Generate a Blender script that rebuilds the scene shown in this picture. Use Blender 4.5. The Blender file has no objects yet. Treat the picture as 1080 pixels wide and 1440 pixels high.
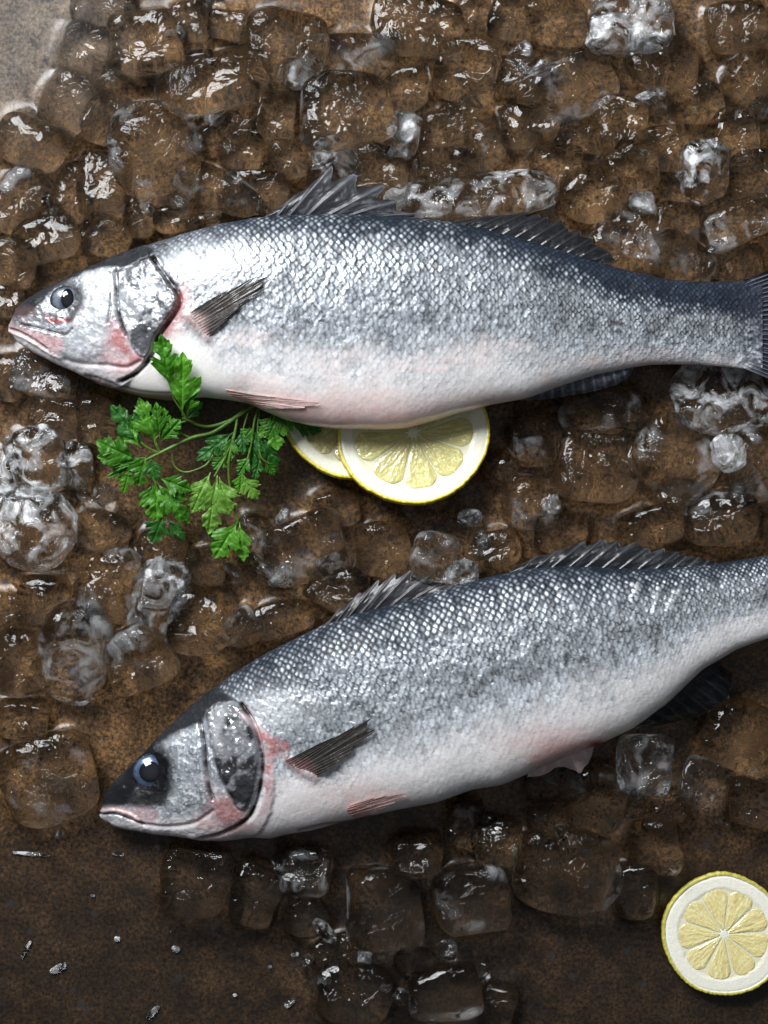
import bpy, math, random
import numpy as np
rnd = random.Random(7)
S = 0.4 / 1080.0            # metres per photo pixel on the slab
HC = 1.6                    # camera height
C = bpy.context.scene.collection
sc = bpy.context.scene

# ---------------------------------------------------------------- helpers
def W(px, py, z=0.0, k=0.0):
    """photo plan position -> metres; k: mean height of the thing, so that it keeps its size in the frame"""
    f = 1 - k / HC
    return np.stack([(np.asarray(px, float) - 540) * S * f, (720 - np.asarray(py, float)) * S * f, np.asarray(z, float) + 0 * np.asarray(px, float)], -1)

def sm(a, b, x):
    t = np.clip((x - a) / (b - a + 1e-12), 0, 1)
    return t * t * (3 - 2 * t)

def _h(i, j, k, seed):
    n = (i.astype(np.int64) * 374761393 + j.astype(np.int64) * 668265263 + k.astype(np.int64) * 2147483647 + seed * 974711) & 0xffffffff
    n = ((n ^ (n >> 13)) * 1274126177) & 0xffffffff
    n = ((n ^ (n >> 15)) * 2246822519) & 0xffffffff
    return ((n ^ (n >> 16)) & 0xffffff) / float(0xffffff)

def vn(x, y, z=None, seed=0):
    x = np.asarray(x, float); y = np.asarray(y, float)
    z = np.zeros_like(x) if z is None else np.asarray(z, float)
    i, j, k = np.floor(x), np.floor(y), np.floor(z)
    u, v, w = x - i, y - j, z - k
    u, v, w = u * u * (3 - 2 * u), v * v * (3 - 2 * v), w * w * (3 - 2 * w)
    r = 0
    for a in (0, 1):
        for b in (0, 1):
            for c in (0, 1):
                r = r + _h(i + a, j + b, k + c, seed) * (u if a else 1 - u) * (v if b else 1 - v) * (w if c else 1 - w)
    return r

def fbm(x, y, z=None, seed=0, o=4):
    r, a, s = 0, 0.5, 0
    for q in range(o):
        r = r + a * vn(x, y, z, seed + q * 17); s += a; a *= 0.5
        x = x * 2.03 + 5.1; y = y * 2.03 + 1.7
        z = None if z is None else z * 2.03 + 3.3
    return r / s

def segdist(px, py, pts, closed=False):
    pts = np.asarray(pts, float)
    n = len(pts)
    d = np.full(px.shape, 1e9)
    for i in range(n if closed else n - 1):
        a, b = pts[i], pts[(i + 1) % n]
        e = b - a
        t = np.clip(((px - a[0]) * e[0] + (py - a[1]) * e[1]) / (e @ e + 1e-9), 0, 1)
        d = np.minimum(d, np.hypot(px - a[0] - t * e[0], py - a[1] - t * e[1]))
    return d

def inside(px, py, pts):
    pts = np.asarray(pts, float)
    r = np.zeros(px.shape, bool)
    n = len(pts)
    for i in range(n):
        x0, y0 = pts[i]; x1, y1 = pts[(i + 1) % n]
        c = ((y0 > py) != (y1 > py)) & (px < (x1 - x0) * (py - y0) / (y1 - y0 + 1e-12) + x0)
        r ^= c
    return r

def sdf(px, py, pts):
    d = segdist(px, py, pts, True)
    return np.where(inside(px, py, pts), -d, d)

def _sub(px, py, pts, mg):
    lo, hi = pts.min(0) - mg, pts.max(0) + mg
    return (px > lo[0]) & (px < hi[0]) & (py > lo[1]) & (py < hi[1])

def pm(px, py, pts, soft=3.0, n=None):
    pts = np.asarray(pts, float)
    pts = resample(np.vstack([pts, pts[:1]]), 6 * len(pts) + 1)[:-1]
    k = _sub(px, py, pts, soft + 12); out = np.zeros(px.shape)
    if not k.any(): return out
    d = sdf(px[k], py[k], pts)
    if n is not None: d = d + n[k]
    out[k] = 1 - sm(-soft, soft, d)
    return out

def st(px, py, pts, w):
    pts = resample(pts, 8 * len(pts))
    k = _sub(px, py, pts, 3.2 * w); out = np.zeros(px.shape)
    if k.any(): out[k] = np.exp(-(segdist(px[k], py[k], pts) / w) ** 2)
    return out

def mixc(c, m, col):
    return c * (1 - m[..., None]) + np.asarray(col, float) * m[..., None]

def resample(pts, n, smooth=True):
    pts = np.asarray(pts, float)
    if smooth and len(pts) > 2:
        P = np.vstack([2 * pts[0] - pts[1], pts, 2 * pts[-1] - pts[-2]])
        out = []
        for i in range(1, len(P) - 2):
            t = np.linspace(0, 1, 24, endpoint=False)[:, None]
            p0, p1, p2, p3 = P[i - 1], P[i], P[i + 1], P[i + 2]
            out.append(0.5 * (2 * p1 + (p2 - p0) * t + (2 * p0 - 5 * p1 + 4 * p2 - p3) * t ** 2 + (3 * p1 - p0 - 3 * p2 + p3) * t ** 3))
        pts = np.vstack(out + [pts[-1:]])
    d = np.r_[0, np.cumsum(np.linalg.norm(np.diff(pts, axis=0), axis=1))]
    s = np.linspace(0, d[-1], n)
    return np.stack([np.interp(s, d, pts[:, k]) for k in range(pts.shape[1])], -1)

def tag(o, label=None, cat=None, group=None, kind=None):
    if label: o['label'] = label
    if cat: o['category'] = cat
    if group: o['group'] = group
    if kind: o['kind'] = kind
    return o

ROOT = {}
def empty(name, loc):
    o = bpy.data.objects.new(name, None); C.objects.link(o)
    o.location = loc; o.empty_display_size = 0.01
    ROOT[o.name] = np.array(loc, float)
    return o

def mesh(name, V, F, mat, parent=None, attrs=None, loc=None, smooth=True, mats=None, fm=None):
    V = np.asarray(V, float).reshape(-1, 3)
    base = np.zeros(3)
    if parent is not None:
        r = parent
        while r.parent is not None: r = r.parent
        base = ROOT.get(r.name, np.array(r.location))
    elif loc is not None:
        base = np.array(loc, float)
    V = V - base
    me = bpy.data.meshes.new(name)
    F = np.asarray(F, np.int32)
    nf, k = F.shape
    me.vertices.add(len(V)); me.vertices.foreach_set('co', V.astype(np.float32).ravel())
    me.loops.add(nf * k); me.loops.foreach_set('vertex_index', F.ravel())
    me.polygons.add(nf); me.polygons.foreach_set('loop_start', np.arange(0, nf * k, k, dtype=np.int32))
    me.polygons.foreach_set('use_smooth', np.full(nf, smooth))
    me.materials.append(mat)
    me.update(calc_edges=True)
    for a, v in (attrs or {}).items():
        v = np.asarray(v, np.float32)
        if v.ndim == 2 or v.ndim == 3:
            v = v.reshape(-1, 3)
            at = me.attributes.new(a, 'FLOAT_COLOR', 'POINT')
            at.data.foreach_set('color', np.c_[v, np.ones(len(v), np.float32)].astype(np.float32).ravel())
        else:
            at = me.attributes.new(a, 'FLOAT', 'POINT'); at.data.foreach_set('value', v.ravel())
    o = bpy.data.objects.new(name, me); C.objects.link(o)
    if parent is not None: o.parent = parent
    elif loc is not None: o.location = loc
    return o

def gridfaces(n, m, wrap_m=False, off=0):
    i = np.arange(n - 1)[:, None]; j = np.arange(m if wrap_m else m - 1)[None, :]
    j2 = (j + 1) % m
    f = np.stack([i * m + j, (i + 1) * m + j, (i + 1) * m + j2, i * m + j2], -1).reshape(-1, 4)
    return f + off

def gridnormals(P):
    a = np.gradient(P, axis=0); b = np.gradient(P, axis=1)
    n = np.cross(a, b)
    return n / (np.linalg.norm(n, axis=-1, keepdims=True) + 1e-12)

# ---------------------------------------------------------------- materials
def newmat(name):
    m = bpy.data.materials.new(name); m.use_nodes = True
    nt = m.node_tree; nt.nodes.clear()
    out = nt.nodes.new('ShaderNodeOutputMaterial')
    return m, nt, out

class N:
    def __init__(s, nt): s.nt = nt
    def __call__(s, t, _in=None, **props):
        n = s.nt.nodes.new('ShaderNode' + t)
        for k, v in props.items(): setattr(n, k, v)
        for k, v in (_in or {}).items():
            if hasattr(v, 'is_output') or isinstance(v, bpy.types.NodeSocket): s.nt.links.new(v, n.inputs[k])
            else: n.inputs[k].default_value = v
        return n
    def attr(s, name): return s('Attribute', attribute_name=name)
    def ramp(s, fac, stops):
        n = s('ValToRGB', {'Fac': fac}); e = n.color_ramp.elements
        while len(e) < len(stops): e.new(0.5)
        for q, (p, c) in zip(e, stops): q.position = p; q.color = (*c, 1) if len(c) == 3 else c
        return n
    def noise(s, vec, scale, detail=4, rough=0.55, dist=0.0):
        return s('TexNoise', {'Vector': vec, 'Scale': scale, 'Detail': detail, 'Roughness': rough, 'Distortion': dist})
    def math(s, op, a, b=0.0, c=0.0, clamp=False):
        n = s('Math', operation=op, use_clamp=clamp)
        for i, v in enumerate((a, b, c)):
            if isinstance(v, bpy.types.NodeSocket): s.nt.links.new(v, n.inputs[i])
            else: n.inputs[i].default_value = v
        return n.outputs[0]
    def mix(s, f, a, b, mode='MIX'):
        n = s('Mix', data_type='RGBA', blend_type=mode)
        for i, v in ((0, f), (6, a), (7, b)):
            if isinstance(v, bpy.types.NodeSocket): s.nt.links.new(v, n.inputs[i])
            else: n.inputs[i].default_value = v if not isinstance(v, tuple) else (*v, 1)
        return n.outputs[2]

def painted(name, spec=0.5, coat=0.3, coat_rough=0.12, bump=None, sss=0.0, sssr=(0.002, 0.001, 0.0006), grain=0.0):
    """a surface whose pigment, metal and roughness were worked out per point of the mesh, with fine procedural grain on top"""
    m, nt, out = newmat(name); n = N(nt)
    tc = n('TexCoord').outputs['Object']
    col = n.attr('col').outputs['Color']
    g = n.noise(tc, 900, 3).outputs['Fac']
    if grain: col = n.mix(1.0, col, n.ramp(g, [(0.3, (1 - grain,) * 3), (0.7, (1 + grain * .3,) * 3)]).outputs[0], 'MULTIPLY')
    p = n('BsdfPrincipled', {'Base Color': col, 'Metallic': n.attr('metal').outputs['Fac'], 'Roughness': n.attr('rough').outputs['Fac'],
        'Specular IOR Level': spec, 'Coat Weight': coat, 'Coat Roughness': coat_rough})
    if 'fish_skin' in name:
        gl = n.attr('gloss').outputs['Fac']
        nt.links.new(n.math('MULTIPLY', gl, spec), p.inputs['Specular IOR Level']); nt.links.new(n.math('MULTIPLY', gl, coat), p.inputs['Coat Weight'])
    if sss:
        p.inputs['Subsurface Weight'].default_value = sss; p.inputs['Subsurface Radius'].default_value = sssr; p.inputs['Subsurface Scale'].default_value = 1.0
    if bump:
        b = n('Bump', {'Height': n.noise(tc, bump[0], 4).outputs['Fac'], 'Strength': bump[1], 'Distance': bump[2]})
        nt.links.new(b.outputs[0], p.inputs['Normal'])
    nt.links.new(p.outputs[0], out.inputs[0])
    return m

M = {}
M['fish'] = painted('wet_fish_skin', spec=0.4, coat=0.22, coat_rough=0.16, bump=(900, 0.08, 0.0006), sss=0.0, grain=0.08)
M['fin'] = painted('wet_fin', spec=0.2, coat=0.22, coat_rough=0.08, bump=(700, 0.25, 0.0005), grain=0.2)
M['eye'] = painted('fish_eye', spec=0.6, coat=1.0, coat_rough=0.02)
M['leaf'] = painted('parsley_leaf', spec=0.35, coat=0.05, coat_rough=0.25, bump=(500, 0.5, 0.0006), grain=0.3)
def _thin(m):
    nt = m.node_tree; n = N(nt); out = [q for q in nt.nodes if q.type == 'OUTPUT_MATERIAL'][0]; src = out.inputs[0].links[0].from_socket
    tr = n('BsdfTranslucent', {'Color': n.mix(1.0, n.attr('col').outputs['Color'], (1.6, 1.9, .9), 'MULTIPLY')})
    nt.links.new(n('MixShader', {0: .28, 1: src, 2: tr.outputs[0]}).outputs[0], out.inputs[0])
_thin(M['leaf'])
M['rind'] = painted('lemon_rind', coat=0.3, coat_rough=0.2, bump=(650, 0.5, 0.0008), sss=0.2, grain=0.1)
M['pith'] = painted('lemon_pith', coat=0.25, coat_rough=0.2, bump=(900, 0.4, 0.0005), sss=0.3, grain=0.05)
M['pulp'] = painted('lemon_pulp', coat=0.7, coat_rough=0.08, bump=(700, 0.4, 0.0006), sss=0.4, sssr=(0.004, 0.003, 0.001))

def ice_mat(name, frost, bump, wav=150, seed=0.0):
    m, nt, out = newmat(name); n = N(nt)
    tc = n('TexCoord').outputs['Object']
    oi = n('ObjectInfo').outputs['Random']
    mp = n('VectorMath', operation='ADD'); nt.links.new(tc, mp.inputs[0])
    cx = n('CombineXYZ', {'X': n.math('MULTIPLY', oi, 3.7), 'Y': n.math('MULTIPLY', oi, 9.1), 'Z': seed}); nt.links.new(cx.outputs[0], mp.inputs[1])
    v = mp.outputs[0]
    a = n.noise(v, wav, 2, 0.5, 0.4).outputs['Fac']
    b = n.noise(v, wav * 3.2, 3, 0.6, 0.9).outputs['Fac']
    patch = n.ramp(n.noise(v, 75, 3, 0.6, 0.6).outputs['Fac'], [(0.53, (0.02,) * 3), (0.66, (1,) * 3)]).outputs[0]
    h = n.math('ADD', a, n.math('MULTIPLY', n.math('MULTIPLY', b, patch), 0.8 if frost < .7 else 1.0))
    bp = n('Bump', {'Height': h, 'Strength': bump, 'Distance': 0.004})
    rg = n.ramp(n.noise(v, 60, 3).outputs['Fac'], [(0.60, (0.0,) * 3), (0.85, (0.015,) * 3)]).outputs[0]
    gl = n('BsdfGlass', {'Color': (0.985, 0.993, 0.995, 1), 'IOR': 1.30, 'Roughness': rg, 'Normal': bp.outputs[0]})
    sh = gl.outputs[0]
    if frost > 0:
        fa = n.attr('frost').outputs['Fac']
        c = n.noise(v, 85, 5, 0.62, 1.0).outputs['Fac']
        bf = n('Bump', {'Height': h, 'Strength': bump * .35, 'Distance': 0.004})
        msk = n.math('MULTIPLY', fa, n.ramp(c, [(0.44, (0,) * 3), (0.66, (1,) * 3)]).outputs[0], clamp=True)
        df = n('BsdfPrincipled', {'Base Color': (0.86, 0.89, 0.92, 1), 'Roughness': 0.22, 'Normal': bf.outputs[0], 'Transmission Weight': 0.3, 'IOR': 1.31})
        mx = n('MixShader', {0: n.math('MULTIPLY', msk, frost), 1: gl.outputs[0], 2: df.outputs[0]})
        sh = mx.outputs[0]
    nt.links.new(sh, out.inputs[0])
    return m
M['c'] = ice_mat('clear_ice', 0.0, 0.48, 95)
M['p'] = ice_mat('cloudy_ice', 0.27, 0.6, 115)
M['f'] = ice_mat('cracked_white_ice', 0.95, 0.9, 150)

def slab_mat():
    m, nt, out = newmat('wet_brown_stone'); n = N(nt)
    tc = n('TexCoord').outputs['Object']
    a = n.noise(tc, 9, 5, 0.6, 0.3).outputs['Fac']
    b = n.noise(tc, 60, 6, 0.7).outputs['Fac']
    f = n.noise(tc, 520, 4, 0.75).outputs['Fac']
    base = n.ramp(b, [(0.30, (0.010, 0.006, 0.003)), (0.48, (0.080, 0.042, 0.015)), (0.62, (0.165, 0.090, 0.035)), (0.78, (0.27, 0.16, 0.072))]).outputs[0]
    base = n.mix(n.ramp(a, [(0.35, (0,) * 3), (0.65, (0.7,) * 3)]).outputs[0], base, (0.052, 0.030, 0.014))
    base = n.mix(1.0, base, n.ramp(f, [(0.36, (0.12,) * 3), (0.50, (0.9,) * 3), (0.66, (2.0, 1.9, 1.8))]).outputs[0], 'MULTIPLY')
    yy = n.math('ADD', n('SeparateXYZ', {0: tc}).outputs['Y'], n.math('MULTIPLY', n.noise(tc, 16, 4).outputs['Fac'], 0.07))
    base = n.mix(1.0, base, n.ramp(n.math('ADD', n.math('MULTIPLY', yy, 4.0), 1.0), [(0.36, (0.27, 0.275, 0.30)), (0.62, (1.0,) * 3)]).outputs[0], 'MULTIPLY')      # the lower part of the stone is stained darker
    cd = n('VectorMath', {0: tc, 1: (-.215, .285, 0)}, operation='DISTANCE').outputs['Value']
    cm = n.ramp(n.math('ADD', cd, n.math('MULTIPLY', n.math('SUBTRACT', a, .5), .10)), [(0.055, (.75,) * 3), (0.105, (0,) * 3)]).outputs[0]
    base = n.mix(cm, base, n.ramp(n.math('ADD', n.math('MULTIPLY', b, .45), n.math('MULTIPLY', f, .55)), [(.36, (.028, .030, .040)), (.5, (.12, .105, .09)), (.64, (.21, .19, .165))]).outputs[0])      # window sheen on the wet corner, painted in as paler grey
    vo = n('TexVoronoi', {'Vector': tc, 'Scale': 120, 'Randomness': 1.0}).outputs['Distance']
    sp = n.math('MULTIPLY', n.ramp(vo, [(0.16, (1,) * 3), (0.30, (0,) * 3)]).outputs[0], n.ramp(n.noise(tc, 45, 2).outputs['Fac'], [(0.48, (0,) * 3), (0.6, (0.8,) * 3)]).outputs[0])
    base = n.mix(sp, base, (0.02, 0.02, 0.022))
    hb = n.math('ADD', n.math('MULTIPLY', b, 0.6), n.math('MULTIPLY', f, 0.35))
    bp = n('Bump', {'Height': hb, 'Strength': 0.35, 'Distance': 0.0012})
    wv = n.noise(tc, 40, 3, 0.5, 0.5).outputs['Fac']
    bw = n('Bump', {'Height': n.math('ADD', wv, n.math('MULTIPLY', hb, 0.08)), 'Strength': 0.10, 'Distance': 0.003})
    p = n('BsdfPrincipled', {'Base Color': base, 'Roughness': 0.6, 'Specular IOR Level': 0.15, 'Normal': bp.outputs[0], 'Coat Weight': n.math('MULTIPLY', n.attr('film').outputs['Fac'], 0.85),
        'Coat Roughness': n.ramp(n.noise(tc, 14, 3).outputs['Fac'], [(0.4, (0.12,) * 3), (0.65, (0.30,) * 3)]).outputs[0], 'Coat IOR': 1.33, 'Coat Normal': bw.outputs[0]})
    nt.links.new(p.outputs[0], out.inputs[0])
    return m
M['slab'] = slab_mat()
# ---------------------------------------------------------------- fish
def scales(U, V, seed):
    """overlapping round scales on a staggered lattice: height, random id, local coords of the uppermost scale"""
    ar = 0.56
    j0 = np.floor(V); best = np.full(U.shape, -9.0); rid = np.zeros(U.shape); bu = np.zeros(U.shape); bv = np.zeros(U.shape)
    for dj in (-2, -1, 0, 1, 2):
        j = j0 + dj
        sh = 0.5 * (np.mod(j, 2))
        i0 = np.floor(U - sh)
        for di in (-1, 0, 1, 2):
            i = i0 + di
            jx = (_h(i, j, j * 0 + 1, seed) - .5) * .34; jy = (_h(i, j, j * 0 + 2, seed) - .5) * .40
            du = U - (i + sh + jx); dv = (V - (j + jy)) * ar
            r = np.hypot(du, dv * 1.12)
            hgt = np.where(r < 0.70, 0.5 + 0.62 * du, -9) + (_h(i, j, j * 0 + 4, seed) - .5) * .12
            up = hgt > best
            best = np.where(up, hgt, best); rid = np.where(up, _h(i, j, j * 0 + 3, seed), rid)
            bu = np.where(up, du, bu); bv = np.where(up, dv, bv)
    best = np.where(best < -5, 0, best)
    return best, rid, bu, bv

class Fish:
    def __init__(s, top, bot, ang, zc, k, up=0.225, dn=0.155, head=0.24, seed=1):
        s.a = math.radians(ang); s.o = np.array(top[0], float); s.k = k; s.seed = seed; s.head = head
        T = s.loc(top); B = s.loc(bot)
        s.x0, s.x1 = T[0, 0], T[-1, 0]
        g = np.linspace(s.x0, s.x1, 1400); s.g = g
        kern = np.exp(-np.linspace(-2, 2, 31) ** 2); kern /= kern.sum()
        def smooth(P):
            y = np.interp(g, P[:, 0], P[:, 1])
            yp = np.r_[2 * y[0] - y[15:0:-1], y, 2 * y[-1] - y[-2:-17:-1]]
            z = np.convolve(yp, kern, 'valid'); z[0] = y[0]
            return z
        s.yt, s.yb = smooth(T), smooth(B)
        tip = np.clip((g - s.x0) / 14.0, 0, 1) ** 0.5
        md = (s.yt[0] + s.yb[0]) / 2
        s.yt = md + (s.yt - md) * tip; s.yb = md + (s.yb - md) * tip
        s.H = s.yb - s.yt
        s.f = (g - s.x0) / (s.x1 - s.x0)
        s.zc = np.interp(s.f, *zip(*zc))
        Hs = np.maximum(s.H, 0.5) * S
        taper = (1 - 0.40 * sm(0.84, .96, s.f)) * (1 - .80 * sm(.93, 1.0, s.f) * (ang == 0))
        s.hu = Hs * up * taper * (1 + 0.10 * sm(0.05, 0.2, s.f) * (1 - sm(.25, .45, s.f))); s.hd = Hs * dn * taper
        s.G = np.pi * .5 * (s.H + 2 * s.hu / S) * 0.72
        s.ssz = 10.6 * (np.maximum(s.H, 60) / 280.0) ** 0.42
        s.U = np.cumsum(np.r_[0, np.diff(g)] / s.ssz)
    def loc(s, P):
        P = np.asarray(P, float) - s.o
        c, d = math.cos(s.a), math.sin(s.a)
        return np.stack([P[..., 0] * c + P[..., 1] * d, -P[..., 0] * d + P[..., 1] * c], -1)
    def glob(s, x, y):
        c, d = math.cos(s.a), math.sin(s.a)
        return x * c - y * d + s.o[0], x * d + y * c + s.o[1]
    def at(s, arr, x): return np.interp(x, s.g, arr)
    def zs(s, px, py):
        """height of the upper skin above the slab at a plan point"""
        L = s.loc(np.stack([np.asarray(px, float), np.asarray(py, float)], -1)); x, y = L[..., 0], L[..., 1]
        yt, yb = s.at(s.yt, x), s.at(s.yb, x)
        t = np.clip((y - yt) / (yb - yt + 1e-9), 0, 1)
        a = np.arccos(1 - 2 * t)
        return s.at(s.zc, x) + s.at(s.hu, x) * np.sin(a) ** 0.8
    def build(s, root, paint, ns=960, nv=330, nl=28):
        u = np.linspace(0, 1, ns)
        x = s.x0 + (s.x1 - s.x0) * (u - 0.9 * 0.012 * np.exp(-u / 0.012) + 0.9 * 0.012 * np.exp(-0.0) * 0 )
        x = s.x0 + (s.x1 - s.x0) * np.clip(np.where(u < .02, u * u / .04, u - .01) / .99, 0, 1)
        yt, yb, zc, hu, hd = (s.at(q, x)[:, None] for q in (s.yt, s.yb, s.zc, s.hu, s.hd))
        a = np.linspace(0, np.pi, nv)[None, :]
        y = (yt + yb) / 2 - (yb - yt) / 2 * np.cos(a)
        z = zc + hu * np.sin(a) ** 0.8
        xx = np.broadcast_to(x[:, None], y.shape)
        px, py = s.glob(xx, y)
        P = W(px, py, z, s.k)
        nrm = gridnormals(P)
        nrm *= np.sign(nrm[ns // 2, nv // 2, 2])
        t = (y - yt) / (yb - yt + 1e-9)
        # girth arc in px
        dp = np.linalg.norm(np.diff(P, axis=1), axis=2) / S
        v = np.concatenate([np.zeros((ns, 1)), np.cumsum(dp, 1)], 1)
        v = v - v[:, int(nv * .55)][:, None]
        ssz = s.at(s.ssz, x)[:, None]
        Uc = s.at(s.U, x)[:, None] + 0.25 * (v / ssz / 20) ** 2 * np.sign(v) * 0
        Uc = np.broadcast_to(Uc, y.shape)
        Vc = v / (ssz * 0.56)
        wob = 0.25
        sh, rid, su, sv = scales(Uc + wob * (vn(px / 40, py / 40, seed=31) - .5), Vc + wob * 2 * (vn(px / 40, py / 40, seed=32) - .5) + 500, s.seed)
        f = np.broadcast_to(((x - s.x0) / (s.x1 - s.x0))[:, None], y.shape)
        col, met, rgh, dsp = paint(s, px, py, f, t, sh, rid, su, sv)
        edge = np.sin(a) ** 0.3
        P = P + nrm * (dsp * edge)[..., None]
        # underside
        b = np.linspace(np.pi, 2 * np.pi, nl + 2)[None, 1:-1]
        y2 = (yt + yb) / 2 - (yb - yt) / 2 * np.cos(b)
        z2 = zc - hd * np.abs(np.sin(b)) ** 0.7
        x2 = np.broadcast_to(x[:, None], y2.shape)
        p2x, p2y = s.glob(x2, y2)
        P2 = W(p2x, p2y, z2, s.k)
        c2 = np.zeros(P2.shape); t2 = ((y2 - yt) / (yb - yt + 1e-9))[..., None]
        c2[:] = np.array([.75, .72, .70]) * sm(.2, .7, t2) + np.array([.03, .035, .045]) * (1 - sm(.2, .7, t2))
        A = np.concatenate([P, P2], 1); m = nv + nl
        cc = np.concatenate([col, c2], 1)
        mm = np.concatenate([met, np.full(z2.shape, .2)], 1); rr = np.concatenate([rgh, np.full(z2.shape, .4)], 1); gg = np.concatenate([s.gloss, np.full(z2.shape, .3)], 1)
        F = gridfaces(ns, m, True)
        body = mesh('body', A.reshape(-1, 3), F, M['fish'], root, dict(col=cc.reshape(-1, 3), metal=mm.ravel(), rough=rr.ravel(), gloss=gg.ravel()))
        return body

def body_paint(s, px, py, f, t, sh, rid, su, sv, tailshift=0.25, band=(.62, .07, .3), dr=(.10, .36)):
    n1 = fbm(px / 26, py / 26, seed=3); n2 = fbm(px / 7, py / 5, seed=5, o=3); n3 = fbm(px / 60, py / 30, seed=9)
    nst = fbm(px / 5, py / 16, seed=41, o=3)
    te = t - tailshift * sm(.55, .98, f) + (n1 - .5) * .14 + (n3 - .5) * .10
    mar = sm(.44, .60, np.hypot(su, sv * 1.12)) * sm(-.5, .1, su)
    edge = sm(.34, .62, np.hypot(su - .08, sv * 1.15))            # towards the free margin of each scale
    spot = np.exp(-(((su - .20) / .20) ** 2 + (sv / .29) ** 2)); pl = sm(-.30, .30, su + .10 * (rid - .5)); cres = np.exp(-((np.hypot(su + .12, sv * .9) - .46) / .10) ** 2) * sm(-.1, .2, su)
    black = np.array([.010, .013, .018]); blue = np.array([.035, .052, .085])
    silver = np.array([.36, .395, .435]); white = np.array([.80, .79, .79])
    dark = sm(.30, .05, te); dark = 1 - sm(dr[0], dr[1], te)
    midd = 1 - sm(.26, .60, te)
    # back: blue black scales with a pale centre each
    cb = np.ones(px.shape + (3,)) * black
    cb = mixc(cb, .5 * (1 - edge) * (.2 + .8 * rid), blue * 1.3)
    cb = mixc(cb, np.clip(spot * (.10 + 1.15 * rid ** 1.5) * sm(-.02, .05, te) * (.55 + .45 * sm(.03, .20, te)), 0, 1), [.62, .68, .74])
    # flank: silver plates, shade under each overlap put into the colour, dark broken seams
    cf = np.ones(px.shape + (3,)) * silver * (.80 + .75 * sm(.3, .68, te))[..., None]
    cf = cf * ((.66 + .68 * rid ** 1.2) * (.50 + .62 * pl))[..., None]
    cf = mixc(cf, .45 * cres * (.4 + .6 * rid), [.80, .84, .88])
    seam = np.maximum(mar, .45 * edge) * sm(.34, .56, n2)
    cf = mixc(cf, np.clip(.95 * seam * (.35 + .65 * midd), 0, .95), [.03, .035, .045])
    sq = np.exp(-((fbm(px / 13 + 1.2 * (n2 - .5), py / 21, seed=43, o=3) - .5) / .030) ** 2) * sm(.36, .52, n1)
    cf = mixc(cf, .50 * sm(.50, .66, n1) * sm(.36, .6, nst) * (1.25 - .75 * pl), [.07, .075, .085])
    cf = mixc(cf, np.clip(.9 * sq * (1 - sm(.55, .75, te)), 0, .9), [.035, .04, .05])
    cf = mixc(cf, .55 * sm(.47, .66, nst) * (1.2 - .7 * pl) * (1 - sm(.60, .78, te)), [.055, .065, .08])
    cf = mixc(cf, .5 * sm(.45, .8, rid) * sm(.4, .62, n1), [.16, .18, .21])
    bd = np.exp(-((t - band[0] - (n3 - .5) * .1) / band[1]) ** 2) * band[2]
    cf = mixc(cf, np.clip(bd * (.5 + .8 * sm(.35, .65, n1)) * (1.25 - .75 * pl), 0, .9), [.06, .065, .07])
    cf = mixc(cf, .15 * sm(.45, .7, fbm(px / 3.2, py / 3.2, seed=77, o=2)) * (1 - sm(.6, .8, te)), [.80, .84, .88])
    # belly
    cw = np.ones(px.shape + (3,)) * white
    cw = mixc(cw, .26 * edge * sm(.40, .62, n2), [.42, .42, .45])
    cw = cw * (1 - .15 * (1 - pl) * (1 - .6 * sm(.85, 1, t)))[..., None]
    c = cb * dark[..., None] + cf * (1 - dark)[..., None]
    wt = sm(.52, .88, te + (n2 - .5) * .10 + (rid - .5) * .05 + (nst - .5) * .08)
    c = c * (1 - wt)[..., None] + cw * wt[..., None]
    met = .38 * (1 - wt) * (1 - dark) + .30 * dark * spot
    rgh = .32 + .14 * n2 - .04 * wt + .10 * dark * (1 - spot)
    rb = np.mod(rid * 7.31, 1)
    dsp = (.00050 * (rid - .5) * su + .00065 * (rb - .5) * sv) * (1 - .8 * wt) + (sh - .5) * (.00052 * (1 - .84 * wt)) + (n1 - .5) * .0012 * (1 - .6 * wt) + (n2 - .5) * .00028 * (1 - .7 * wt)
    s.gloss = 1 - .80 * dark * (1 - .8 * spot) + .6 * wt
    return c, met, rgh, dsp, te, n1, n2, n3, wt

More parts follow.
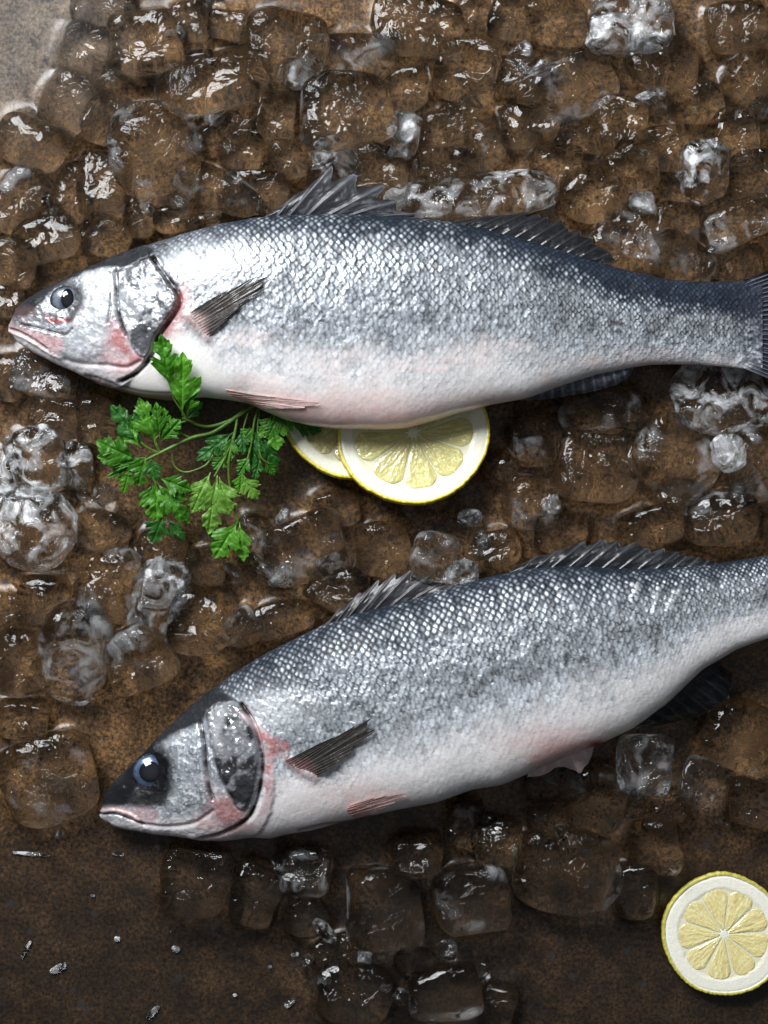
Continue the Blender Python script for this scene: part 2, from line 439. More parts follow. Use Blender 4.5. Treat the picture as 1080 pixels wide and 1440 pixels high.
def fin(root, name, base, tip, rays, zb, zt, k, colm=(.018, .02, .024), colr=(.11, .115, .125), nt=200, nr=60, scal=0.0, thick=.0006, disp=.0006, fray=0.0, tint=None, curve=None, fishz=None, lift=(.001, .003), pw=1.0, pair=False):
    if pair:
        base = np.asarray(base, float); tip = np.asarray(tip, float); rays = len(base) - 1; nt = max(nt, rays * 22 + 1)
        s_ = np.linspace(0, rays, nt); ii = np.arange(rays + 1)
        b = np.stack([np.interp(s_, ii, base[:, q_]) for q_ in (0, 1)], -1); q = np.stack([np.interp(s_, ii, tip[:, q_]) for q_ in (0, 1)], -1)
    else:
        b = resample(base, nt); q = resample(tip, nt)
    t = np.linspace(0, 1, nt)[:, None]; r = np.linspace(0, 1, nr)[None, :]
    tp = t ** pw
    ph = tp * rays
    frac = np.abs(ph - np.round(ph)) * 2
    ray = np.exp(-(frac / (.20 if pair else .28)) ** 2)
    lim = 1 - scal * sm(0, 1, frac) - fray * vn(t * rays * 2.3, t * 0, seed=8)
    R = r * lim
    x = b[:, None, 0] * (1 - R) + q[:, None, 0] * R; y = b[:, None, 1] * (1 - R) + q[:, None, 1] * R
    if curve is not None:
        x = x + curve[0] * np.sin(np.pi * R); y = y + curve[1] * np.sin(np.pi * R)
    if fishz is not None:
        z = fishz(x, y) + lift[0] + (lift[1] - lift[0]) * R
    else:
        z = (zb[0] * (1 - t) + zb[1] * t) * (1 - R) + (zt[0] * (1 - t) + zt[1] * t) * R
        z = z + .002 * np.sin(np.pi * R)
    n = fbm(x / 6, y / 6, seed=21); fine = fbm(ph * 3.1 + 0 * r, R * 5, seed=22, o=3)
    z = z + disp * ray * (1 - .6 * R) + .0008 * (fbm(x / 20, y / 20, seed=23) - .5) + .0004 * (fine - .5)
    c = np.ones(x.shape + (3,)) * np.array(colm)
    c = mixc(c, ray * (.5 + .5 * n) * (1 - .3 * R), colr)
    c = mixc(c, .5 * sm(.5, .8, fine), np.array(colr) * .8)
    if tint is not None: c = mixc(c, (1 - sm(0, tint[1], R)) * tint[2] * (.5 + n), tint[0])
    Pt = W(x, y, z, k)
    th = thick * (1 - .6 * R)
    Pb = W(x, y, z - th, k)
    V = np.concatenate([Pt.reshape(-1, 3), Pb.reshape(-1, 3)]); m = nt * nr
    F = gridfaces(nt, nr); F2 = gridfaces(nt, nr, off=m)[:, ::-1]
    i = np.arange(nt) * nr
    def rim(ix): return np.stack([ix[:-1], ix[1:], ix[1:] + m, ix[:-1] + m], -1)
    F = np.concatenate([F, F2, rim(i), rim(i + nr - 1)[:, ::-1], rim(np.arange(nr))[:, ::-1], rim(np.arange(nr) + (nt - 1) * nr)])
    cc = np.concatenate([c.reshape(-1, 3)] * 2)
    return mesh(name, V, F, M['fin'], root, dict(col=cc, metal=np.zeros(2 * m), rough=np.concatenate([(.32 - .1 * ray + 0 * x).ravel()] * 2)))

def eye(root, fish, cx, cy, rx, ry, pup, iris, k, z0, ang=0.0, dome=.0045, dark=(.006, .007, .01), pupoff=(0, 0), slit=1.0):
    nr_, na = 40, 96
    r = np.linspace(0, 1, nr_)[:, None]; a = np.linspace(0, 2 * np.pi, na, endpoint=False)[None, :]
    ca, sa = math.cos(ang), math.sin(ang)
    ex, ey = rx * r * np.cos(a), ry * r * np.sin(a)
    x = cx + ex * ca - ey * sa; y = cy + ex * sa + ey * ca
    zf = fish.zs(x, y) * .0 + z0
    z = zf + dome * np.sqrt(np.clip(1 - (r * .96) ** 2, 0, 1)) + 0 * a
    n = fbm(x / 4, y / 4, seed=4); n2 = fbm(a * 6 + 0 * r, r * 3 + 0 * a, seed=6)
    c = np.ones(x.shape + (3,)) * np.array(iris)
    c = mixc(c, .5 * sm(.4, .8, n), np.array(iris) * .45)
    c = mixc(c, sm(.72, 1.0, r + .12 * (n - .5) + 0 * a), dark)
    c = mixc(c, (1 - sm(pup * .55, pup * 1.35, np.hypot(r * np.cos(a) / slit, r * np.sin(a)))) * .85, dark)
    V = W(x, y, z, k)
    o = mesh('eye', V, gridfaces(nr_, na, True), M['eye'], root, dict(col=c.reshape(-1, 3), metal=np.full(x.size, .25), rough=np.full(x.size, .25)))
    # pupil: a lens of its own a hair proud of the iris
    r2 = np.linspace(0, 1, 20)[:, None]
    px_, py_ = cx + pupoff[0], cy + pupoff[1]
    ex, ey = rx * pup * slit * r2 * np.cos(a), ry * pup * r2 * np.sin(a)
    x2 = px_ + ex * ca - ey * sa; y2 = py_ + ex * sa + ey * ca
    rr = np.hypot((x2 - cx) / rx, (y2 - cy) / ry)
    zz = z0 + dome * np.sqrt(np.clip(1 - (rr * .96) ** 2, 0, 1)) + .0004 * (1 - r2 ** 4) - .0001
    c2 = np.ones(x2.shape + (3,)) * np.array(dark)
    mesh('pupil', W(x2, y2, zz, k), gridfaces(20, na, True), M['eye'], o, dict(col=c2.reshape(-1, 3), metal=np.zeros(x2.size), rough=np.full(x2.size, .1)))
    return o

PINK = [.62, .30, .26]; RED = [.33, .07, .06]; BLK = [.010, .011, .013]; MAUVE = [.20, .13, .14]; WHT = [.80, .80, .82]

# ---- upper fish
T1 = [(9, 458), (14, 438), (30, 424), (50, 411), (75, 398), (100, 386), (125, 375), (150, 364), (185, 351), (220, 338), (260, 326), (300, 315), (350, 306), (400, 301.5), (450, 300.5), (500, 300.5), (540, 302), (590, 306), (640, 312), (690, 323), (740, 336), (790, 351), (840, 366), (890, 380), (940, 391), (990, 395), (1020, 394), (1060, 391), (1076, 389)]
B1 = [(9, 462), (14, 470), (25, 479), (50, 495), (75, 507), (100, 518), (120, 528), (135, 535), (165, 548), (200, 558), (237, 563), (265, 560), (285, 558), (320, 562), (350, 567), (370, 577), (400, 590), (435, 598), (470, 602), (540, 604), (570, 602), (605, 593), (640, 582), (690, 569), (740, 560), (790, 542), (840, 526), (890, 516), (915, 512), (950, 511), (980, 511), (1020, 514), (1060, 518), (1076, 520)]
K1 = 0.038
F1 = Fish(T1, B1, 0, [(0, .022), (.12, .026), (.3, .032), (.7, .032), (1, .026)], K1, seed=1)

def paint1(s, px, py, f, t, sh, rid, su, sv):
    c, met, rgh, dsp, te, n1, n2, n3, wt = body_paint(s, px, py, f, t, sh, rid, su, sv, band=(.58, .08, .50), dr=(.07, .25), tailshift=.30)
    n4 = fbm(px / 4, py / 4, seed=51, o=3); n5 = fbm(px / 12, py / 12, seed=52, o=4); jit = (n5 - .5) * 8
    # pink and bare belly
    pk = np.exp(-(((px - 540) / 170) ** 2 + ((py - 602) / 34) ** 2)) * .9 + np.exp(-(((px - 400) / 50) ** 2 + ((py - 575) / 22) ** 2)) * .5
    c = mixc(c, np.clip(pk * (.5 + n5), 0, .9), [.80, .50, .45])
    c = mixc(c, .35 * np.exp(-(((px - 700) / 60) ** 2 + ((py - 566) / 14) ** 2)), [.75, .45, .38])
    # shoulder: silver behind the gill cover, window glare painted into its paler tone
    c = mixc(c, .35 * wt * sm(.45, .65, n3) * (.5 + n5), [.80, .60, .56])
    shd = np.exp(-(((px - 285) / 60) ** 2 + ((py - 375) / 34) ** 2))
    c = mixc(c, np.clip(.8 * shd, 0, .9) * (.4 + .6 * sm(.3, .55, n4)), [.50, .52, .55])
    met = met * (1 - .8 * shd); s.gloss = s.gloss * (1 - .55 * shd); dsp = dsp * (1 - .6 * shd)
    thr = pm(px, py, [(225, 490), (262, 470), (300, 500), (310, 560), (200, 560), (160, 545)], 12)
    c = mixc(c, thr * .85, [.80, .78, .76]); met = met * (1 - .8 * thr); dsp = dsp * (1 - .7 * thr)
    # head
    hd = pm(px, py, [(-10, 470), (-10, 380), (150, 345), (216, 352), (236, 392), (256, 420), (244, 446), (222, 476), (214, 502), (190, 526), (160, 545), (60, 520)], 4)
    hc = np.ones(c.shape) * np.array([.50, .53, .57])
    hc = mixc(hc, .8 * sm(.44, .60, n5) * sm(.3, .55, n4), [.11, .125, .15])
    hc = mixc(hc, .8 * sm(.56, .72, n4), [.82, .85, .88])
    hm = np.full(px.shape, .45); hr = .24 + .2 * n4; hdz = (n5 - .5) * .0012 + (n4 - .5) * .0003
    ck = pm(px, py, [(116, 388), (158, 382), (161, 420), (156, 462), (150, 490), (118, 505), (90, 492), (100, 455), (112, 430)], 6, jit * .6)      # bright cheek
    hc = mixc(hc, .8 * ck * (.25 + .75 * sm(.36, .58, n4)) * (.4 + .6 * sm(.3, .5, n5)), [.80, .82, .85]); hdz += .0010 * ck
    chin = pm(px, py, [(0, 462), (30, 470), (60, 488), (95, 508), (150, 505), (205, 500), (200, 530), (150, 545), (80, 520), (0, 480)], 6)
    hc = mixc(hc, .8 * chin, [.66, .63, .64]); hm = hm * (1 - .8 * chin)
    # pink jaw corner, pink throat behind the cheek
    jp = pm(px, py, [(14, 452), (40, 462), (75, 470), (92, 478), (84, 494), (66, 490), (40, 474), (12, 462)], 5, jit * .5)
    hc = mixc(hc, jp * .85 * (.6 + .4 * n5), [.50, .27, .27]); hm *= 1 - jp
    pr = pm(px, py, [(160, 450), (178, 462), (196, 492), (215, 482), (210, 505), (190, 522), (165, 520), (146, 505), (152, 480)], 15, jit * 1.8)
    hc = mixc(hc, np.clip(pr * (.45 + .6 * sm(.3, .7, n5)), 0, .9), [.42, .17, .17]); hm *= 1 - .8 * pr
    # under the eye: dark glossy patch with a red rim
    ue = pm(px, py, [(42, 440), (70, 414), (72, 436), (92, 444), (108, 440), (104, 452), (70, 458), (50, 452)], 4, jit * .3)
    hc = mixc(hc, ue * .8, [.12, .125, .14])
    hc = mixc(hc, np.clip(pm(px, py, [(60, 441), (80, 447), (104, 447), (100, 453), (72, 453)], 3), 0, 1) * .9, [.22, .05, .05])
    # black crown of the head
    cr = pm(px, py, [(-20, 450), (12, 446), (40, 442), (66, 416), (86, 400), (114, 390), (122, 384), (160, 378), (178, 380), (196, 370), (214, 362), (236, 352), (262, 332), (262, 280), (-20, 280)], 3.5, jit * .6)
    hc = mixc(hc, cr * .97, BLK); hm = hm * (1 - cr); hr = hr * (1 - cr) + .16 * cr
    sn = pm(px, py, [(8, 452), (12, 440), (40, 430), (52, 440), (40, 458), (26, 462)], 4)
    hc = mixc(hc, sn * .55, [.10, .06, .06])
    # opercle plate: grey and black glossy, a hard dark rear edge
    op = pm(px, py, [(168, 384), (196, 372), (216, 366), (232, 388), (252, 420), (243, 444), (222, 474), (212, 500), (198, 498), (184, 474), (172, 440)], 2.5, jit * .3)
    hc = mixc(hc, op * .85, [.33, .345, .37]); hdz += .0016 * op
    n6 = fbm(px / 22 + py / 60, py / 30, seed=55, o=4)
    hc = mixc(hc, np.clip(op * sm(.42, .60, n6) * .85, 0, .9), [.05, .052, .06])
    hc = mixc(hc, np.clip(op * sm(.52, .68, n4) * sm(.6, .45, n6) * .7, 0, .9), [.72, .75, .79])
    hc = mixc(hc, pm(px, py, [(206, 446), (222, 412), (232, 390), (254, 420), (246, 446), (224, 474), (208, 470)], 6, jit) * .75 * sm(.42, .6, fbm(px / 8, py / 8, seed=53, o=4)), BLK)
    hr = hr * (1 - op) + (.24 + .14 * n5) * op; hm = hm * (1 - op) + .25 * op; s.gloss = np.where(hd > .5, 1 - .93 * cr, s.gloss)
    hdz += op * .0020 * (fbm(px / 16, py / 16, seed=54) - .5)
    g1 = st(px, py, [(164, 384), (167, 410), (169, 436), (174, 456), (181, 470)], 3.2)
    hc = mixc(hc, np.clip(g1 * (.6 + .45 * sm(.35, .62, n5)), 0, .95), BLK); hdz -= .0022 * g1
    g2 = st(px, py, [(158, 384), (160, 420), (156, 455)], 2.0); hc = mixc(hc, g2 * .6, [.12, .12, .13]); hdz -= .0006 * g2
    g3 = st(px, py, [(30, 455), (52, 460), (72, 465), (92, 470), (104, 462)], 1.8); hc = mixc(hc, g3 * .7, [.06, .04, .04]); hdz -= .001 * g3
    lip = st(px, py, [(9, 461), (40, 476), (66, 492), (84, 500)], 2.2); hc = mixc(hc, lip * .55, [.82, .72, .72]); hdz += .0006 * lip
    mth = st(px, py, [(9, 459), (22, 462), (46, 474), (66, 488)], 1.4); hc = mixc(hc, mth * .8, [.08, .03, .03]); hdz -= .0012 * mth
    ac = st(px, py, [(92, 503), (120, 510), (148, 512), (180, 516), (200, 508)], 3); hdz -= .0010 * ac; hc = mixc(hc, .35 * ac, [.40, .33, .34])
    hdz -= .0030 * np.exp(-(((px - 92) / 25) ** 2 + ((py - 421) / 21) ** 2))
    er = np.hypot((px - 90) / 1.15, py - 421)
    hc = mixc(hc, (1 - sm(20, 34, er + jit)) * .8, [.03, .032, .038])
    hc = mixc(hc, .35 * np.exp(-((np.hypot((px - 92) / 24, (py - 421) / 20) - 1.02) / .10) ** 2), [.06, .06, .065])
    tl = sm(1008, 1066, px + 12 * (n4 - .5)); c = mixc(c, .85 * tl * (.4 + .6 * sm(.35, .6, n2)), [.030, .034, .050]); met = met * (1 - tl)
    c = c * (1 - hd)[..., None] + hc * hd[..., None]; met = met * (1 - hd) + hm * hd; rgh = rgh * (1 - hd) + hr * hd; dsp = dsp * (1 - hd) + (hdz + .0022) * hd
    # gill slit behind the cover, pink flesh
    gs = st(px, py, [(218, 366), (238, 396), (256, 422), (246, 446), (226, 474), (214, 502), (194, 524), (170, 535)], 2.7)
    c = mixc(c, np.clip(gs * (.55 + 1.2 * sm(.35, .6, n5)), 0, .95), [.018, .008, .008]); dsp -= .003 * gs
    gk = st(px, py, [(200, 370), (216, 364), (232, 384), (248, 406), (257, 422), (248, 440)], 5.5) * sm(.40, .55, n5)
    c = mixc(c, np.clip(gk * 1.2, 0, .92), BLK); met *= 1 - gk
    gp = st(px, py, [(262, 410), (258, 432), (248, 452), (236, 470)], 7)
    c = mixc(c, np.clip(gp * (.4 + .8 * n4), 0, .8), [.42, .16, .16]); met *= 1 - gp
    gw = pm(px, py, [(256, 400), (275, 425), (268, 450), (252, 480), (240, 490), (246, 462), (262, 440)], 5, jit * .4)
    c = mixc(c, gw * .5, [.80, .62, .60])
    pb = st(px, py, [(266, 446), (278, 460), (294, 477)], 8)
    c = mixc(c, pb * (.5 + .5 * n5), [.30, .19, .18]); met *= 1 - pb; dsp += .0012 * pb
    # gill membrane along the throat
    mb = pm(px, py, [(126, 526), (150, 534), (180, 548), (210, 553), (240, 554), (240, 566), (200, 562), (160, 550), (128, 536)], 3)
    c = mixc(c, mb * .9, MAUVE); met *= 1 - mb
    c = mixc(c, st(px, py, [(120, 522), (150, 531), (184, 546), (214, 551), (240, 552)], 2.2) * .85, [.05, .03, .03])
    return c, met, rgh, dsp

# ---- lower fish
T2 = [(137, 1150), (138, 1134), (144, 1120), (158, 1104), (178, 1083), (199, 1063), (222, 1039), (246, 1016), (268, 996), (290, 978), (330, 946), (375, 919), (420, 896), (460, 877), (500, 863), (540, 853), (590, 840), (640, 825), (690, 811), (740, 800), (790, 796), (840, 797), (890, 800), (965, 797), (1015, 792), (1080, 782), (1140, 768), (1190, 752), (1230, 738)]
B2 = [(138, 1156), (145, 1163), (167, 1169), (214, 1177), (255, 1181), (273, 1187), (309, 1188), (347, 1182), (378, 1184), (403, 1177), (435, 1172), (480, 1160), (550, 1143), (615, 1130), (665, 1112), (705, 1106), (740, 1091), (790, 1068), (850, 1045), (890, 1026), (940, 990), (990, 942), (1040, 913), (1080, 899), (1140, 880), (1190, 865), (1240, 850)]
K2 = 0.034
F2 = Fish(T2, B2, -17, [(0, .010), (.2, .018), (.4, .026), (.75, .028), (1, .024)], K2, seed=2)

def paint2(s, px, py, f, t, sh, rid, su, sv):
    c, met, rgh, dsp, te, n1, n2, n3, wt = body_paint(s, px, py, f, t, sh, rid, su, sv, tailshift=.02, band=(.50, .10, .62))
    n4 = fbm(px / 4, py / 4, seed=61, o=3); n5 = fbm(px / 12, py / 12, seed=62, o=4); jit = (n5 - .5) * 8
    pk = np.exp(-(((px - 470) / 70) ** 2 + ((py - 1125) / 30) ** 2)) * .3 + np.exp(-(((px - 780) / 70) ** 2 + ((py - 1045) / 26) ** 2)) * .75 + np.exp(-(((px - 520) / 50) ** 2 + ((py - 1118) / 20) ** 2)) * .4
    c = mixc(c, np.clip(pk * (.3 + n5), 0, .8), [.74, .46, .42])
    # bare streaks where scales are lost, near the second dorsal fin
    ms = np.maximum.reduce([st(px, py, q, w) for q, w in (([(893, 822), (890, 850), (888, 872)], 6), ([(955, 830), (942, 848), (936, 870)], 6), ([(925, 828), (918, 860)], 3.5), ([(784, 826), (800, 846), (812, 870)], 4))])
    c = mixc(c, np.clip(ms * .8 * sm(.38, .6, n4) * (.3 + .7 * sm(.3, .6, rid)), 0, .8), [.60, .63, .67]); dsp += .0004 * ms
    shd = np.exp(-(((px - 385) / 55) ** 2 + ((py - 1000) / 26) ** 2))
    c = mixc(c, np.clip(.9 * shd, 0, .92) * (.4 + .6 * sm(.3, .55, n4)), [.50, .52, .55]); dsp = dsp * (1 - .6 * shd)
    thr = pm(px, py, [(392, 1095), (440, 1090), (470, 1120), (440, 1170), (360, 1185), (384, 1130)], 12)
    c = mixc(c, thr * .5, [.72, .68, .68]); met *= 1 - .7 * thr
    hd = pm(px, py, [(120, 1150), (150, 1090), (240, 1000), (292, 972), (330, 984), (358, 1020), (372, 1070), (364, 1120), (350, 1150), (312, 1173), (262, 1184), (140, 1170)], 4)
    hc = np.ones(c.shape) * np.array([.40, .43, .47])
    hc = mixc(hc, .85 * sm(.44, .60, n5) * sm(.3, .6, n4), [.07, .08, .095])
    hc = mixc(hc, .8 * sm(.52, .68, n4), [.74, .78, .82])
    hm = np.full(px.shape, .45); hr = .24 + .2 * n4; hdz = (n5 - .5) * .0012 + (n4 - .5) * .0003
    chin = pm(px, py, [(136, 1152), (180, 1158), (230, 1152), (275, 1150), (310, 1160), (300, 1180), (200, 1184), (136, 1164)], 7)
    hc = mixc(hc, .85 * chin, [.70, .67, .68]); hm *= 1 - .8 * chin
    jp = pm(px, py, [(140, 1134), (170, 1138), (205, 1136), (222, 1146), (214, 1160), (190, 1158), (160, 1144)], 5, jit * .5)
    hc = mixc(hc, jp * .85 * (.6 + .4 * n5), [.36, .20, .21]); hm *= 1 - jp
    pr = pm(px, py, [(292, 1096), (306, 1118), (322, 1116), (346, 1130), (350, 1146), (325, 1162), (288, 1166), (276, 1150), (296, 1130)], 15, jit * 1.8)
    hc = mixc(hc, np.clip(pr * (.45 + .6 * sm(.3, .7, n5)), 0, .9), [.38, .17, .165]); hm *= 1 - .8 * pr
    ue = pm(px, py, [(176, 1100), (200, 1118), (236, 1108), (232, 1132), (200, 1138), (160, 1134), (140, 1136), (140, 1118)], 6, jit * .4)
    hc = mixc(hc, ue * .92, [.020, .019, .018])
    cr = pm(px, py, [(120, 1150), (148, 1138), (176, 1136), (190, 1110), (214, 1062), (236, 1042), (262, 1028), (284, 1018), (294, 1002), (320, 990), (345, 985), (330, 940), (200, 940), (100, 1100)], 5, jit * .8)
    hc = mixc(hc, cr * .97, BLK); hm *= 1 - cr; hr = hr * (1 - cr) + .16 * cr
    er = np.hypot(px - 209, py - 1088)
    hc = mixc(hc, 1 - sm(27, 50, er + 1.6 * jit), BLK)
    op = pm(px, py, [(292, 1006), (306, 992), (332, 992), (352, 1012), (364, 1050), (362, 1090), (352, 1126), (340, 1136), (322, 1114), (304, 1070)], 3, jit * .4)
    hc = mixc(hc, op * .85, [.26, .27, .29]); hdz += .0012 * op
    n6 = fbm(px / 22 + py / 50, py / 30, seed=65, o=4)
    hc = mixc(hc, np.clip(op * sm(.42, .58, n6), 0, .92), [.022, .023, .026])
    hc = mixc(hc, np.clip(op * sm(.60, .72, n4) * .8 * sm(1110, 1030, py) , 0, .9), [.70, .72, .75])
    hc = mixc(hc, pm(px, py, [(298, 1008), (308, 996), (322, 998), (316, 1030), (306, 1050)], 6, jit * .5) * .7, [.62, .65, .68])
    s.gloss = np.where(hd > .5, 1 - .9 * np.maximum(cr, ue * .7), s.gloss); hr = hr * (1 - op) + (.13 + .1 * n4) * op; hdz += op * .0020 * (fbm(px / 16, py / 16, seed=64) - .5)
    g1 = st(px, py, [(283, 1018), (288, 1045), (290, 1075), (294, 1106), (300, 1122)], 3.0)
    hc = mixc(hc, np.clip(g1 * (.6 + .45 * sm(.35, .62, n5)), 0, .95), BLK); hdz -= .002 * g1
    g2 = st(px, py, [(300, 1052), (308, 1080), (318, 1106), (330, 1120)], 3.0); hc = mixc(hc, g2 * .7 * sm(.35, .6, n5), BLK); hdz -= .0010 * g2
    mth = st(px, py, [(137, 1150), (160, 1148), (182, 1156), (200, 1162)], 1.6); hc = mixc(hc, mth * .85, [.05, .02, .02]); hdz -= .0012 * mth
    lip = st(px, py, [(138, 1147), (158, 1143), (180, 1148), (194, 1155)], 2.6); hc = mixc(hc, lip * .75, [.66, .44, .42]); hdz += .0008 * lip
    ac = st(px, py, [(200, 1162), (240, 1164), (276, 1156), (300, 1140)], 3); hdz -= .0010 * ac; hc = mixc(hc, .35 * ac, [.35, .28, .29])
    hdz -= .0022 * np.exp(-(er / 30) ** 2)
    c = c * (1 - hd)[..., None] + hc * hd[..., None]; met = met * (1 - hd) + hm * hd; rgh = rgh * (1 - hd) + hr * hd; dsp = dsp * (1 - hd) + (hdz + .0018) * hd
    gs = st(px, py, [(340, 990), (360, 1020), (370, 1060), (368, 1095), (360, 1128), (346, 1152), (312, 1172), (278, 1182)], 2.5)
    c = mixc(c, np.clip(gs * (.55 + 1.2 * sm(.35, .6, n5)), 0, .95), [.03, .008, .008]); dsp -= .0028 * gs
    gw = pm(px, py, [(334, 1000), (352, 1006), (378, 1030), (386, 1070), (386, 1120), (372, 1160), (350, 1182), (276, 1186), (310, 1176), (352, 1154), (370, 1120), (374, 1075), (362, 1030)], 3.5, jit * .4)
    c = mixc(c, gw * (.5 + .5 * sm(.3, .6, n5)), [.50, .40, .415]); met *= 1 - gw; dsp += .001 * gw
    gr = pm(px, py, [(362, 1026), (384, 1032), (408, 1046), (404, 1062), (384, 1072), (378, 1110), (372, 1100), (374, 1060)], 5, jit * .7)
    c = mixc(c, np.clip(gr * (.15 + .9 * sm(.3, .65, n5)) * (.5 + .5 * sm(.35, .6, n4)), 0, .85), [.36, .115, .11]); met *= 1 - gr
    c = mixc(c, st(px, py, [(346, 1160), (322, 1170), (290, 1178)], 3) * .6, [.30, .06, .07])
    pb = st(px, py, [(406, 1068), (424, 1082), (444, 1091)], 8)
    c = mixc(c, pb * (.5 + .5 * n5), [.22, .13, .13]); met *= 1 - pb; dsp += .0012 * pb
    # the opened vent
    vt = pm(px, py, [(742, 1060), (790, 1046), (838, 1040), (850, 1046), (800, 1070), (750, 1085)], 6, jit * .5)
    c = mixc(c, vt * .6, [.70, .40, .38])
    c = mixc(c, np.exp(-(((px - 838) / 11) ** 2 + ((py - 1047) / 7) ** 2)), [.35, .03, .03])
    bs = st(px, py, [(420, 1170), (455, 1162), (490, 1158), (520, 1150)], 2.5); c = mixc(c, bs * .7, [.25, .07, .07]); dsp -= .0012 * bs
    return c, met, rgh, dsp
# ---------------------------------------------------------------- build both fish
r1 = tag(empty('sea_bass', tuple(W(540, 450, 0, K1))), 'upper silver sea bass with parsley and lemon slices tucked under its pale belly', 'fish', 'raw sea bass on ice')
F1.build(r1, paint1)
eye(r1, F1, 92, 421, 23.5, 20.5, .74, (.17, .205, .26), K1, F1.zs(92, 421) - .0030, dome=.0048, pupoff=(2, -2), slit=.55)
fin(r1, 'dorsal_fin', [(366, 307), (388, 306), (404, 305), (430, 304), (458, 304), (486, 304), (512, 305), (545, 307), (566, 309)], [(371, 303), (410, 275), (466, 231), (499, 242), (541, 258), (558, 281), (585, 299), (590, 304), (592, 308)], 7, (.033, .034), (.030, .030), K1, scal=.24, disp=.0009, thick=.0008, colm=(.016, .017, .021), colr=(.15, .155, .17), pair=True)
fin(r1, 'dorsal_fin', [(628 + 19 * i, 313 + 4.3 * i + .04 * i * i) for i in range(13)], [(640, 308), (690, 300), (718, 296), (742, 295), (760, 297), (776, 300), (792, 306), (806, 313), (820, 322), (834, 332), (848, 342), (862, 353), (874, 364)], 13, (.034, .034), (.029, .027), K1, scal=.10, disp=.0004, fray=.16, colm=(.010, .011, .013), colr=(.035, .037, .042), pair=True)
fin(r1, 'anal_fin', [(736, 559), (790, 540), (850, 522), (892, 514)], [(731, 563), (765, 561), (812, 554), (852, 545), (882, 534), (893, 520)], 11, (.031, .030), (.026, .026), K1, scal=.04, disp=.0006, colm=(.06, .068, .085), colr=(.26, .28, .33))
fin(r1, 'tail_fin', [(1046, 394), (1042, 425), (1040, 455), (1042, 485), (1048, 516)], [(1230, 318), (1205, 395), (1192, 455), (1205, 520), (1232, 590)], 24, (.0268, .0268), (.018, .018), K1, scal=.02, disp=.0010, thick=.003, nt=320, nr=120, fray=.05, colm=(.016, .019, .028), colr=(.17, .185, .24), tint=((.16, .175, .21), .20, .8))
fin(r1, 'pectoral_fin', [(266, 444), (276, 456), (285, 468), (296, 476)], [(322, 410), (350, 396), (385, 390), (388, 396), (376, 408), (350, 428), (328, 448), (308, 464)], 12, 0, 0, K1, scal=.04, disp=.00022, fishz=F1.zs, lift=(.0008, .0030), fray=.34, colm=(.030, .026, .025), colr=(.12, .108, .10), tint=((.34, .24, .23), .22, .9), pw=.8)
fin(r1, 'pelvic_fin', [(318, 549), (322, 555), (330, 560), (346, 566)], [(362, 557), (420, 563), (452, 569), (440, 574), (400, 576), (372, 577)], 6, 0, 0, K1, scal=.03, disp=.00022, fishz=F1.zs, lift=(.0006, .0016), fray=.16, colm=(.66, .47, .45), colr=(.74, .56, .54), tint=((.62, .32, .30), .6, .6))

r2 = tag(empty('sea_bass', tuple(W(600, 990, 0, K2))), 'lower silver sea bass lying slanted, with a big clear dark eye and torn vent', 'fish', 'raw sea bass on ice')
F2.build(r2, paint2)
eye(r2, F2, 209, 1088, 27, 26, .62, (.10, .15, .25), K2, F2.zs(209, 1088) - .0036, ang=-.3, dome=.0062)
fin(r2, 'dorsal_fin', [(446, 888), (458, 883), (470, 878), (486, 873), (504, 867), (524, 861), (546, 856), (574, 848), (604, 840), (640, 831)], [(452, 882), (480, 853), (506, 832), (532, 816), (556, 806), (580, 800), (604, 808), (628, 815), (646, 821), (658, 826)], 9, (.028, .029), (.025, .026), K2, scal=.18, disp=.0009, thick=.0008, fray=.06, colm=(.018, .018, .021), colr=(.17, .17, .18), pair=True)
fin(r2, 'dorsal_fin', [(708, 812), (728, 807), (750, 803), (774, 801), (798, 801), (822, 801), (846, 802), (870, 803), (894, 805), (918, 805), (942, 805), (966, 803), (986, 800), (1004, 798)], [(722, 798), (756, 781), (790, 770), (822, 762), (850, 757), (874, 758), (896, 761), (918, 766), (938, 770), (956, 775), (972, 779), (986, 783), (1000, 787), (1012, 790)], 14, (.030, .030), (.026, .026), K2, scal=.10, disp=.0006, fray=.14, colm=(.010, .011, .013), colr=(.075, .08, .09), pair=True)
fin(r2, 'anal_fin', [(872, 1036), (920, 1008), (980, 954), (1010, 932)], [(884, 1030), (930, 1024), (990, 1010), (1030, 985), (1036, 950)], 11, (.025, .025), (.014, .014), K2, scal=.04, disp=.0006, colm=(.012, .014, .018), colr=(.05, .055, .065))
fin(r2, 'pelvic_fin', [(492, 1132), (488, 1138), (492, 1146), (500, 1152)], [(530, 1119), (566, 1113), (570, 1118), (548, 1132), (530, 1141)], 6, 0, 0, K2, scal=.03, disp=.00022, fishz=F2.zs, lift=(.0006, .0018), fray=.16, colm=(.62, .42, .40), colr=(.68, .49, .47), tint=((.55, .24, .21), .8, .5))
fin(r2, 'pectoral_fin', [(402, 1068), (412, 1076), (428, 1084), (446, 1090)], [(466, 1034), (498, 1018), (530, 1003), (534, 1011), (524, 1030), (502, 1050), (482, 1066), (462, 1080)], 12, 0, 0, K2, scal=.03, disp=.00022, fishz=F2.zs, lift=(.0008, .0032), fray=.26, colm=(.020, .018, .017), colr=(.085, .078, .072), tint=((.22, .10, .10), .25, .6), pw=.85)
fin(r2, 'tail_fin', [(1214, 745), (1222, 775), (1226, 800), (1230, 825), (1232, 850)], [(1390, 640), (1395, 705), (1385, 760), (1408, 820), (1420, 880)], 22, (.024, .024), (.014, .014), K2, disp=.0009, thick=.003, nr=90, colm=(.020, .023, .034), colr=(.10, .11, .15))
